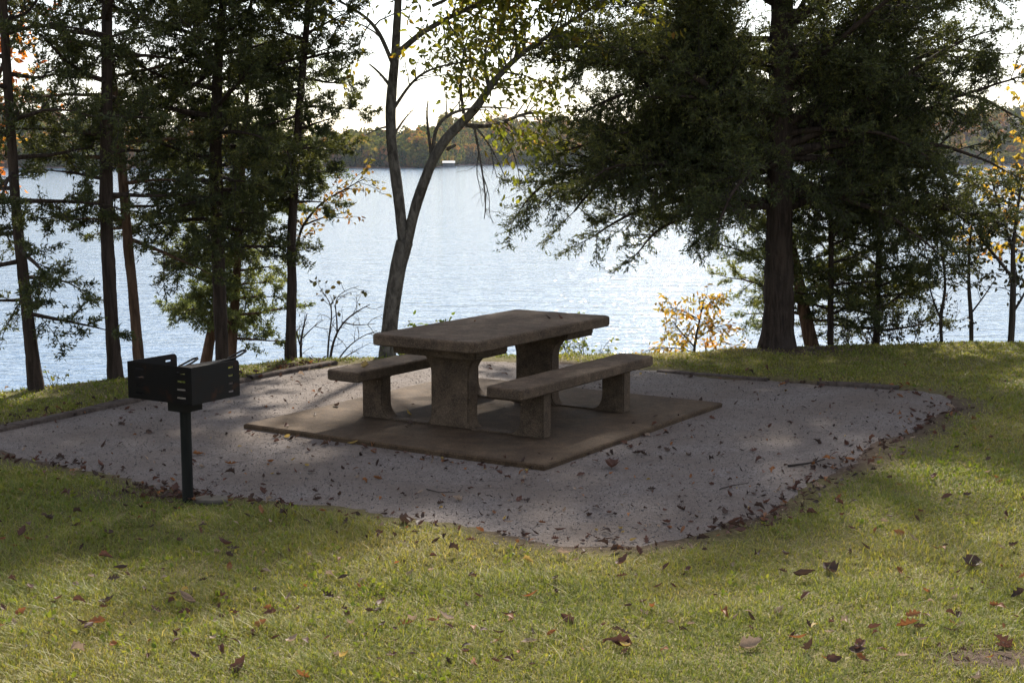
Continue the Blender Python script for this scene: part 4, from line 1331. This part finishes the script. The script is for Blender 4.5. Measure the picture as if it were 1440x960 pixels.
# ------------------------------------------------------------------ grass
def blades(n_target, xr, yr, seed):
    r = np.random.default_rng(seed)
    x = r.uniform(*xr, n_target); y = r.uniform(*yr, n_target)
    half = 0.3679 * y * 1.04 + 3.0
    keep = np.abs(x) < half
    x, y = x[keep], y[keep]
    sd = pad_sd(x, y)
    lip = np.interp(x, LIPX, LIPY)
    edge = 0.10 * (fbm(x * 2.2, y * 2.2, 41) - 0.5) + 0.05
    p = sstep(-0.02, 0.22, sd - edge) * (0.55 + 0.45 * sstep(0.3, 0.55, fbm(x * 2.6, y * 2.6, 43)))
    p *= 1 - 0.9 * sstep(0.25, 0.9, y - lip)
    p *= 1 - 0.75 * sstep(0.9, 0.35, np.hypot(x - h_px[0] - 0.15, (y - h_px[1]) * 1.3))
    p *= 1 - 0.9 * sstep(0.38, 0.15, np.hypot((x - bp[0]) * 0.7, (y - bp[1]) * 1.6))
    p *= 1 - 0.7 * sstep(0.5, 0.1, np.hypot((x - bp2[0]) * 0.6, (y - bp2[1]) * 1.6))
    p *= 1 - 0.75 * sstep(0.5, 0.1, sd) * sstep(1.6, 2.6, x) * (y < 11.8)
    keep = r.random(len(x)) < p
    x, y, sd = x[keep], y[keep], sd[keep]
    n = len(x)
    z = ground_h(x, y, sd) - 0.004
    far = sstep(6, 14, y)
    lush = fbm(x * 1.1, y * 1.1, 51, 4); lush2 = fbm(x * 3.5, y * 3.5, 57, 3)
    hgt = (0.014 + 0.030 * r.random(n) ** 1.4) * (0.35 + 1.3 * lush2) * (1 - 0.25 * far)
    tall = r.random(n) < 0.03
    hgt = np.where(tall, hgt * 1.9, hgt)
    hgt = hgt * (0.5 + 0.5 * sstep(0.0, 0.35, sd))
    w = (0.0014 + 0.0012 * r.random(n)) * (1 + 1.6 * far)
    az = r.uniform(0, 2 * np.pi, n)
    lean = r.uniform(0.3, 1.7, n) * hgt
    dry = r.random(n)
    tint = 0.22 + 0.60 * (lush - 0.28) + 0.42 * (fbm(x * 0.55, y * 0.55, 71, 2) - 0.4) + r.normal(0, 0.16, n)
    flat = dry < 0.33
    tint = np.where(flat, r.uniform(0.45, 1.0, n), tint)
    lean = np.where(flat, hgt * r.uniform(0.9, 1.9, n), lean)
    hgt = np.where(flat, hgt * r.uniform(0.35, 0.8, n), hgt)
    dx, dy = np.cos(az), np.sin(az)
    fa = az + r.uniform(0.9, 2.2, n)
    sx, sy = np.cos(fa) * w, np.sin(fa) * w
    bx = np.stack([x, y, z], 1)
    S = np.stack([sx, sy, 0 * x], 1)
    mid = bx + np.stack([dx * lean * 0.32, dy * lean * 0.32, hgt * 0.62], 1)
    tip = bx + np.stack([dx * lean, dy * lean, hgt], 1)
    V = np.stack([bx - S, bx + S, mid + S * 0.8, mid - S * 0.8, tip], 1).reshape(-1, 3)
    b = np.arange(n)[:, None] * 5
    return V, b + np.array([[0, 1, 2, 3]]), b + np.array([[3, 2, 4]]), np.repeat(np.clip(tint, 0, 1), 5)


VV, QQ, TT_, AA, off = [], [], [], [], 0
for (cnt, xr, yr, s) in ((290000, (-3.6, 3.6), (4.4, 6.6), 1), (230000, (-4.6, 4.6), (6.6, 9.0), 2), (170000, (-5.8, 5.8), (9.0, 12.0), 3), (190000, (-7.4, 7.4), (12.0, 16.4), 4),
                         (50000, (3.6, 5.5), (4.4, 6.6), 5), (50000, (-5.5, -3.6), (4.4, 6.6), 6), (45000, (4.6, 6.4), (6.6, 9.0), 7), (45000, (-6.4, -4.6), (6.6, 9.0), 8),
                         (40000, (5.8, 7.6), (9.0, 12.0), 9), (40000, (-7.6, -5.8), (9.0, 12.0), 10), (45000, (7.4, 9.2), (12.0, 16.4), 11), (45000, (-4, 4), (3.2, 4.4), 12)):
    v, q, t3, a = blades(cnt, xr, yr, s)
    VV.append(v); QQ.append(q + off); TT_.append(t3 + off); AA.append(a); off += len(v)
o = mesh_np('grass', np.concatenate(VV), [np.concatenate(QQ), np.concatenate(TT_)], M['grass'], attr={'tint': np.concatenate(AA)})
tag(o, 'short yellowish green lawn grass round the gravel pad', 'grass', kind='stuff')

# broad little weeds in patches of the lawn
r = np.random.default_rng(77)
n = 9000
x = r.uniform(-5.5, 6.5, n); y = 4.8 + 9.5 * r.random(n) ** 1.4
sd = pad_sd(x, y)
k = (sd > 0.12) & (np.abs(x) < 0.37 * y + 0.8) & (y < np.interp(x, LIPX, LIPY)) & (r.random(n) < sstep(0.48, 0.68, fbm(x * 1.7, y * 1.7, 88, 3)))
x, y, sd = x[k], y[k], sd[k]
fw = Foliage(); z = ground_h(x, y, sd) + 0.012
fw.P = list(np.stack([x, y, z], 1)); fw.D = [np.array([0, 0, 1.0])] * len(x); fw.S = list(r.uniform(0.7, 1.4, len(x))); fw.K = list(r.uniform(0.05, 0.45, len(x)))
o = broad(fw, 5, (0.012, 0.026), (0.55, 0.9), M['grass'], 'weeds', None, np.zeros(3), -0.5, 0.014)
tag(o, 'small broad leaved weeds growing in patches of the lawn', 'weeds', kind='stuff')

# ------------------------------------------------------------------ loose stones of the gravel
n = 45000
x = R.uniform(PAD[:, 0].min(), PAD[:, 0].max(), n); y = 6.9 + (14.6 - 6.9) * R.random(n) ** 1.25
sd = pad_sd(x, y)
u = np.array([math.sin(TH), math.cos(TH)]); v_ = np.array([math.cos(TH), -math.sin(TH)])
ls = (x - TC[0]) * u[0] + (y - TC[1]) * u[1]; lt_ = (x - TC[0]) * v_[0] + (y - TC[1]) * v_[1]
on_slab = (ls > sx0 - .01) & (ls < sx1 + .01) & (lt_ > -sy1 - .01) & (lt_ < -sy0 + .01)
k = (sd < 0.02 + 0.10 * (R.random(n) - 0.5)) & ~on_slab
x, y = x[k], y[k]; n = len(x)
s = R.uniform(0.002, 0.005, n) * (1 + 0.9 * (R.random(n) < 0.04))
base = np.array([[1, 0, 0], [0, 1, 0], [-1, 0, 0], [0, -1, 0], [0, 0, .8], [0, 0, -.8]], float)
V = np.stack([x, y, 0.006 + 0 * x], 1)[:, None] + base[None] * s[:, None, None] * R.uniform(0.6, 1.35, (n, 6, 1)) + R.normal(0, 0.0008, (n, 6, 3))
f8 = np.array([[0, 1, 4], [1, 2, 4], [2, 3, 4], [3, 0, 4], [1, 0, 5], [2, 1, 5], [3, 2, 5], [0, 3, 5]])
Fq = (np.arange(n)[:, None, None] * 6 + f8[None]).reshape(-1, 3)
o = mesh_np('gravel', V.reshape(-1, 3), [Fq], M['stone'], attr={'tint': np.repeat(np.clip(R.beta(2, 2.6, n), 0, 1), 6)})
tag(o, 'loose fine grey gravel stones on the pad', 'gravel', kind='stuff')

# ------------------------------------------------------------------ fallen leaves
OUT = {
    'oval': [(0, 0), (.16, .10), (.36, .24), (.58, .25), (.80, .14), (1.0, 0)],
    'lobed': [(0, 0), (.10, .05), (.22, .22), (.32, .10), (.45, .34), (.55, .13), (.70, .30), (.78, .10), (.90, .13), (1.0, 0)],
    'broad': [(0, 0), (.08, .16), (.25, .36), (.42, .30), (.55, .40), (.70, .22), (.85, .16), (1.0, 0)],
    'narrow': [(0, 0), (.2, .09), (.45, .15), (.7, .13), (.88, .06), (1.0, 0)],
}


def leaf_arrays(shape, curl, cup, twist, seed):
    """a dead leaf one unit long: midrib plus two curled halves, with a stalk"""
    r = np.random.default_rng(seed)
    o_ = OUT[shape]; n = len(o_)
    V = []
    for t, w in o_:
        for f in (-1, -0.5, 0, 0.5, 1):
            ww = w * (1 + (0.25 * (r.random() - 0.5) if abs(f) == 1 else 0))
            yy = f * ww
            th = cup * abs(f) * 1.1
            z = ww * abs(f) * math.sin(th) + 0.05 * (r.random() - 0.5)
            yy = yy * math.cos(th * 0.75)
            c = curl * (t - 0.35)
            xx = t; z += curl * (t - 0.35) ** 2 * 0.9
            yy2 = yy * math.cos(twist * t) - z * math.sin(twist * t); z2 = yy * math.sin(twist * t) + z * math.cos(twist * t)
            V.append((xx - 0.5, yy2, z2))
    Fq = []
    for i in range(n - 1):
        for j in range(4):
            Fq.append((i * 5 + j, (i + 1) * 5 + j, (i + 1) * 5 + j + 1, i * 5 + j + 1))
    k = len(V)
    V += [(-0.5, 0.008, 0.0), (-0.5, -0.008, 0.0), (-0.66, -0.006, 0.03 + 0.03 * r.random()), (-0.66, 0.006, 0.03)]
    Fq.append((k, k + 1, k + 2, k + 3))
    V = np.array(V); V[:, 2] -= np.percentile(V[:, 2], 12)
    return V, np.array(Fq)


PROTO = []
for i, (shape, curl, cup, tw_) in enumerate((('oval', 0.5, 0.6, 0.3), ('lobed', 0.7, 0.5, 0.3), ('broad', 0.8, 0.8, -0.4), ('narrow', 0.9, 0.9, 0.6), ('oval', 1.1, 1.3, 0.6),
                                             ('lobed', 0.4, 1.1, -0.3), ('broad', 1.2, 0.5, 0.2), ('oval', -0.6, 0.4, 0.2), ('narrow', -0.5, 0.6, -0.5), ('broad', -0.8, 1.2, 0.5))):
    PROTO.append(leaf_arrays(shape, curl, cup, tw_, 100 + i))
LEAFME = {}


def leaf_mesh(i, colour):
    if (i, colour) not in LEAFME:
        V, Fq = PROTO[i]
        o_ = mesh_np('leaf', V, [Fq], DEAD[colour], attr={'tint': np.full(len(V), random.uniform(0.25, 0.75))}, smooth=True)
        LEAFME[i, colour] = o_.data
        bpy.data.objects.remove(o_)
    return LEAFME[i, colour]


def surf_z(x, y):
    dx, dy = x - TC[0], y - TC[1]
    ls_ = dx * u[0] + dy * u[1]; lv = -(dx * v_[0] + dy * v_[1])
    if sx0 < ls_ < sx1 and sy0 < lv < sy1:
        return SLAB_Z + 0.004, 'slab'
    s_ = float(pad_sd([x], [y])[0])
    if s_ < 0.02: return 0.009, 'gravel'
    return float(ground_h(np.array([x]), np.array([y]), np.array([s_]))[0]) + (0.010 + 0.022 * random.random()) * min(1, s_ / 0.2), 'grass'


def place_leaf(x, y, size, colour, label, group=None, tilt=0.35, z=None, kind_=None, rot=None):
    i = random.randrange(len(PROTO)) if kind_ is None else kind_
    o_ = bpy.data.objects.new('fallen_leaf', leaf_mesh(i, colour))
    C.objects.link(o_)
    zz = surf_z(x, y)[0] if z is None else z
    o_.location = (x, y, zz + size * 0.06)
    o_.rotation_euler = (random.gauss(0, tilt), random.gauss(0, tilt), random.uniform(0, 6.28)) if rot is None else rot
    o_.scale = (size, size, size)
    return tag(o_, label, 'leaf', group)


NAMED = [
    (872, 898, 0.125, 'reddish brown', 'large rust red leaf in the sunlit grass at bottom centre', 2, 0.5),
    (337, 933, 0.115, 'reddish brown', 'large rusty leaf in the grass at lower left, nearest the bottom edge', 6, 0.4),
    (1055, 899, 0.13, 'pale tan', 'big grey tan curled leaf in the dry grass right of bottom centre', 2, 0.5),
    (427, 947, 0.085, 'rusty orange', 'orange leaf in bright grass close to the bottom edge', 1, 0.5),
    (126, 875, 0.085, 'reddish brown', 'dark red leaf standing upright in the grass at far left', 0, 1.2),
    (316, 764, 0.17, 'reddish brown', 'long flat brown leaf in the grass below the grill post', 3, 0.15),
    (265, 846, 0.15, 'pale tan', 'greyish curled leaf lying with its stalk in the left grass', 4, 0.2),
    (322, 788, 0.075, 'rusty orange', 'single bright orange leaf in the grass below the grill', 0, 0.4),
    (1277, 878, 0.12, 'rusty orange', 'rusty leaf in the dry grass at the lower right', 5, 0.4),
    (1170, 797, 0.15, 'dark brown', 'dark curled leaf in the grass right of the gravel tip', 2, 0.3),
    (1365, 789, 0.16, 'dark brown', 'dark ragged leaf in the grass near the right edge', 6, 0.3),
    (1128, 808, 0.14, 'dark brown', 'dark arched leaf in the grass below the gravel corner', 4, 0.3),
    (860, 653, 0.20, 'reddish brown', 'large ragged tan brown leaf beside the near corner of slab', 2, 0.2),
    (567, 729, 0.12, 'dark brown', 'dark leaf standing on edge where gravel meets grass', 6, 1.1),
    (535, 843, 0.085, 'reddish brown', 'small rust leaf in the grass left of bottom centre', 0, 0.3),
    (875, 786, 0.10, 'reddish brown', 'rust red leaf just below the gravel edge, right of centre', 6, 0.3),
    (937, 794, 0.07, 'reddish brown', 'small rusty leaf in green grass below the gravel tip', 0, 0.4),
    (66, 748, 0.06, 'reddish brown', 'small reddish leaf in the shaded grass at far left', 0, 0.3),
    (40, 750, 0.10, 'rusty orange', 'pale rusty leaf in the grass near the left edge', 1, 0.3),
    (1412, 897, 0.13, 'reddish brown', 'rusty curled leaf in the grass near the lower right corner', 5, 0.4),
    (1378, 943, 0.14, 'pale tan', 'tan leaf lying on the bare dark soil in the lower right corner', 3, 0.15),
    (325, 649, 0.12, 'rusty orange', 'orange leaf on the gravel right of the grill post', 1, 0.35),
    (496, 620, 0.10, 'yellow', 'narrow yellow leaf lying on the slab near its front edge', 3, 0.08),
    (248, 890, 0.08, 'dark brown', 'small crumpled dark leaf in the grass left of bottom centre', 4, 0.3),
    (1140, 905, 0.10, 'dark brown', 'dark leaf standing in the dry grass right of bottom centre', 2, 0.9),
    (703, 884, 0.08, 'dark brown', 'thin dark leaf in the grass straight below the table', 3, 0.2),
]
placed = []
for px, py, s_, col, lab, kd, tl in NAMED:
    q = on_z(px, py, 0.02)
    for _ in range(3):
        q = on_z(px, py, surf_z(q[0], q[1])[0] + 0.02)
    place_leaf(q[0], q[1], s_ * 0.82, col, lab, None, tl, None, kd); placed.append((q[0], q[1]))


def tabloc(s_, t_, z):
    p = TC + u * s_ + v_ * t_
    return p[0], p[1], z


for s_, t_, z_, sz, col, lab, kd in ((0.62, 0.20, 0.762, 0.075, 'reddish brown', 'reddish curled leaf on the tabletop near its far right end', 4),
                                     (0.55, 0.13, 0.762, 0.06, 'dark brown', 'small dark leaf on the tabletop beside the reddish one', 4),
                                     (0.05, -0.25, 0.762, 0.05, 'rusty orange', 'small flat orange leaf on the middle of the tabletop', 0),
                                     (-0.78, -0.72, 0.462, 0.08, 'yellow', 'dry yellowish leaf on the near end of left bench', 6),
                                     (-0.72, -0.76, 0.462, 0.07, 'pale tan', 'crumpled tan leaf beside yellowish leaf on left bench', 4)):
    x_, y_, zz = tabloc(s_, t_, z_)
    place_leaf(x_, y_, sz, col, lab, None, 0.2, zz, kd)

cand = []
cols = list(DEAD)


def pick(wts): return random.choices(cols, wts)[0]


# anywhere in view, by equal screen area over lawn and gravel
for _ in range(1050):
    px = random.uniform(-120, 1560); py = 500 + 470 * random.random() ** 0.85
    q = on_z(px, py, 0.0)
    if py < 575 and random.random() < 0.35: continue
    z_, sf = surf_z(q[0], q[1])
    lip_ = float(np.interp(q[0], LIPX, LIPY))
    if q[1] > lip_ + 0.2: continue
    if sf == 'slab' and random.random() < 0.75: continue
    if sf == 'grass' and random.random() < 0.25: continue
    col = pick((5, 3.2, 1.3, 1.0, 0.3)) if sf != 'grass' else pick((3, 3.2, 1.5, 1.6, 0.15))
    cand.append((q[0], q[1], random.choice((0.03, 0.035, 0.045, 0.05, 0.055, 0.065, 0.08)) * (0.9 if sf == 'gravel' else 0.92), col, sf))
# drifts: right gravel edge, round the post, along the back edges
def drift(path, n, spread, wts, smin=0.025, smax=0.07):
    P = [on_z(*p)[:2] for p in path]
    for _ in range(n):
        i = random.randrange(len(P) - 1); f = random.random()
        c_ = P[i] + (P[i + 1] - P[i]) * f
        x_, y_ = c_[0] + random.gauss(0, spread), c_[1] + random.gauss(0, spread)
        sf = surf_z(x_, y_)[1]
        cand.append((x_, y_, random.uniform(smin, smax), pick(wts), sf))


drift([(1000, 755), (1045, 742), (1085, 722)], 50, 0.10, (4, 4, 0.7, 0.8, 0))
drift([(1085, 722), (1130, 690), (1175, 662), (1222, 634), (1290, 600), (1338, 574)], 250, 0.13, (4, 4, 0.9, 0.9, 0))
drift([(1338, 574), (1320, 556), (1240, 547), (1100, 540), (960, 528)], 70, 0.15, (4, 3.5, 0.8, 0.6, 0))
drift([(120, 660), (200, 684), (262, 700), (330, 706), (430, 716)], 80, 0.12, (5, 4, 0.4, 0.8, 0))
drift([(215, 697), (258, 704)], 60, 0.10, (4, 4, 0.5, 0.8, 0))
drift([(0, 640), (120, 660)], 40, 0.10, (4, 4, 0.4, 0.8, 0))
drift([(0, 600), (100, 578), (200, 558), (330, 536), (430, 516), (480, 510)], 150, 0.14, (5, 3, 0.4, 0.4, 0))
drift([(385, 521), (432, 516)], 60, 0.07, (7, 3, 0.2, 0.2, 0))
drift([(430, 716), (600, 742), (800, 768), (960, 768)], 55, 0.14, (5, 4, 0.5, 1, 0))
drift([(360, 612), (560, 640), (765, 668), (1010, 580)], 70, 0.06, (3, 4, 1.2, 1.0, 0.8))
for _ in range(900):
    px = random.uniform(0, 1350); py = 515 + 250 * random.random()
    q = on_z(px, py, 0.0)
    sf = surf_z(q[0], q[1])[1]
    if sf == 'gravel': cand.append((q[0], q[1], random.uniform(0.015, 0.04), pick((5, 3, 1.2, 1.3, 0.4)), sf))
cand.sort(key=lambda c: -c[2] / c[1])
GL_ = {
    ('grass',): None,
}
NOUN = {'dark brown': 'dark brown curled leaf', 'reddish brown': 'reddish brown dry leaf', 'rusty orange': 'small rusty orange leaf', 'pale tan': 'pale tan dry leaf', 'yellow': 'small yellow leaf'}
WHERE = {'grass': 'fallen among the lawn grass', 'gravel': 'fallen on the fine grey gravel', 'slab': 'fallen on the brown concrete slab'}
inview = lambda c: abs(c[0]) < 0.372 * c[1] and c[1] > 5.3
n_ind = 0; rest = []
for c in cand:
    if n_ind < 265 and inview(c):
        place_leaf(c[0], c[1], c[2], c[3], f"{NOUN[c[3]]} {WHERE[c[4]]}", f"{c[3]} leaves {WHERE[c[4]]}", 0.25)
        n_ind += 1
    else:
        rest.append(c)
VV, FF, AA, MI, off = [], [], [], [], 0
for c in rest:
    V, Fq = PROTO[random.randrange(len(PROTO))]
    rot = Matrix.Rotation(random.uniform(0, 6.28), 3, 'Z') @ Matrix.Rotation(random.gauss(0, .4), 3, 'X') @ Matrix.Rotation(random.gauss(0, .4), 3, 'Y')
    VV.append(V @ np.array(rot).T * c[2] + np.array([c[0], c[1], surf_z(c[0], c[1])[0] + c[2] * 0.06]))
    FF.append(Fq + off); off += len(V); AA.append(np.full(len(V), random.random())); MI.append(np.full(len(Fq), cols.index(c[3])))
o = mesh_np('leaf_litter', np.concatenate(VV), [np.concatenate(FF)], DEAD[cols[0]], attr={'tint': np.concatenate(AA)}, smooth=True)
for c_ in cols[1:]: o.data.materials.append(DEAD[c_])
o.data.polygons.foreach_set('material_index', np.concatenate(MI).astype(np.int32))
tag(o, 'small brown leaf litter along gravel edges and over the lawn', 'leaf litter', kind='stuff')

# fallen sticks on the gravel
for pts, r_, lab in (([(1108, 657), (1128, 656), (1146, 654), (1160, 651)], 0.009, 'crooked dark stick on the gravel near its right edge'),
                     ([(1012, 690), (1030, 686), (1052, 684)], 0.004, 'thin short twig on the gravel right of the slab'),
                     ([(600, 690), (618, 696), (640, 697)], 0.004, 'thin straight twig on the gravel in front of the slab')):
    P = np.array([on_z(x_, y_) + np.array([0, 0, 0.012 + 0.006 * k]) for k, (x_, y_) in enumerate(pts)])
    o_ = P.mean(0)
    V, Fq = tube(P - o_, np.linspace(r_, r_ * 0.5, len(P)), 6)
    ob = mesh_np('stick', V, [Fq], M['twig'], smooth=True); ob.location = o_
    tag(ob, lab, 'stick')

# ------------------------------------------------------------------ light
AZ, EL = math.radians(8.0), math.radians(38.0)      # azimuth measured to the right of the view
sd_ = Vector((math.sin(AZ) * math.cos(EL), math.cos(AZ) * math.cos(EL), math.sin(EL)))
sl = bpy.data.lights.new('sun', 'SUN')
sl.energy = 4.1; sl.angle = math.radians(2.5); sl.color = (1.0, 0.93, 0.82)
so = bpy.data.objects.new('sun', sl); C.objects.link(so)
so.rotation_euler = sd_.to_track_quat('Z', 'Y').to_euler()
so.location = (0, 0, 30)

w = bpy.data.worlds.new('World'); SC.world = w
w.use_nodes = True
nt = w.node_tree; nt.nodes.clear()
sky = nt.nodes.new('ShaderNodeTexSky'); sky.sky_type = 'NISHITA'
sky.sun_disc = False
sky.sun_elevation = EL; sky.sun_rotation = AZ
sky.altitude = 100; sky.air_density = 1.0; sky.dust_density = 0.7; sky.ozone_density = 1.0
bg = nt.nodes.new('ShaderNodeBackground'); bg.inputs[1].default_value = 0.14
wo = nt.nodes.new('ShaderNodeOutputWorld')
# thin high cloud veils the blue
tc = nt.nodes.new('ShaderNodeTexCoord')
cl = noise(nt, mapping(nt, tc.outputs['Generated'], (2.0, 2.0, 5.0)), 1.3, 5, 0.6, 0.4)
veil = ramp(nt, cl, [(0.30, (0.48,) * 3), (0.70, (0.80,) * 3)])
dt = N(nt, 'ShaderNodeVectorMath', operation='DOT_PRODUCT')
nt.links.new(tc.outputs['Generated'], dt.inputs[0]); dt.inputs[1].default_value = tuple(sd_)
fwd = ramp(nt, dt.outputs['Value'], [(0.0, (1.7, 1.65, 1.66)), (0.5, (2.6, 2.5, 2.5)), (1.0, (3.2, 3.1, 3.1))])
nt.links.new(mix(nt, veil, sky.outputs[0], fwd), bg.inputs[0]); nt.links.new(bg.outputs[0], wo.inputs[0])

# air over the lake
HAZE = 0.00004
if HAZE:
    m, nt, out = new_mat('haze_air')
    v = nt.nodes.new('ShaderNodeVolumePrincipled')
    v.inputs['Color'].default_value = (0.9, 0.93, 1.0, 1)
    v.inputs['Density'].default_value = HAZE
    nt.links.new(v.outputs[0], out.inputs['Volume'])
    bm = bmesh.new()
    add_box(bm, 0, 800, 30, 3200, 2200, 84)
    o = bm_obj('haze', bm, m)
    tag(o, kind='stuff')

SC.view_settings.view_transform = 'Standard'
SC.view_settings.look = 'None'
SC.view_settings.gamma = 1.0
SC.view_settings.use_curve_mapping = False
SC.view_settings.exposure = 1.5
SC.cycles.max_bounces = 6
SC.cycles.diffuse_bounces = 3
SC.cycles.glossy_bounces = 3
SC.cycles.transmission_bounces = 3
SC.cycles.volume_bounces = 1
SC.cycles.sample_clamp_indirect = 6.0
SC.cycles.use_denoising = True
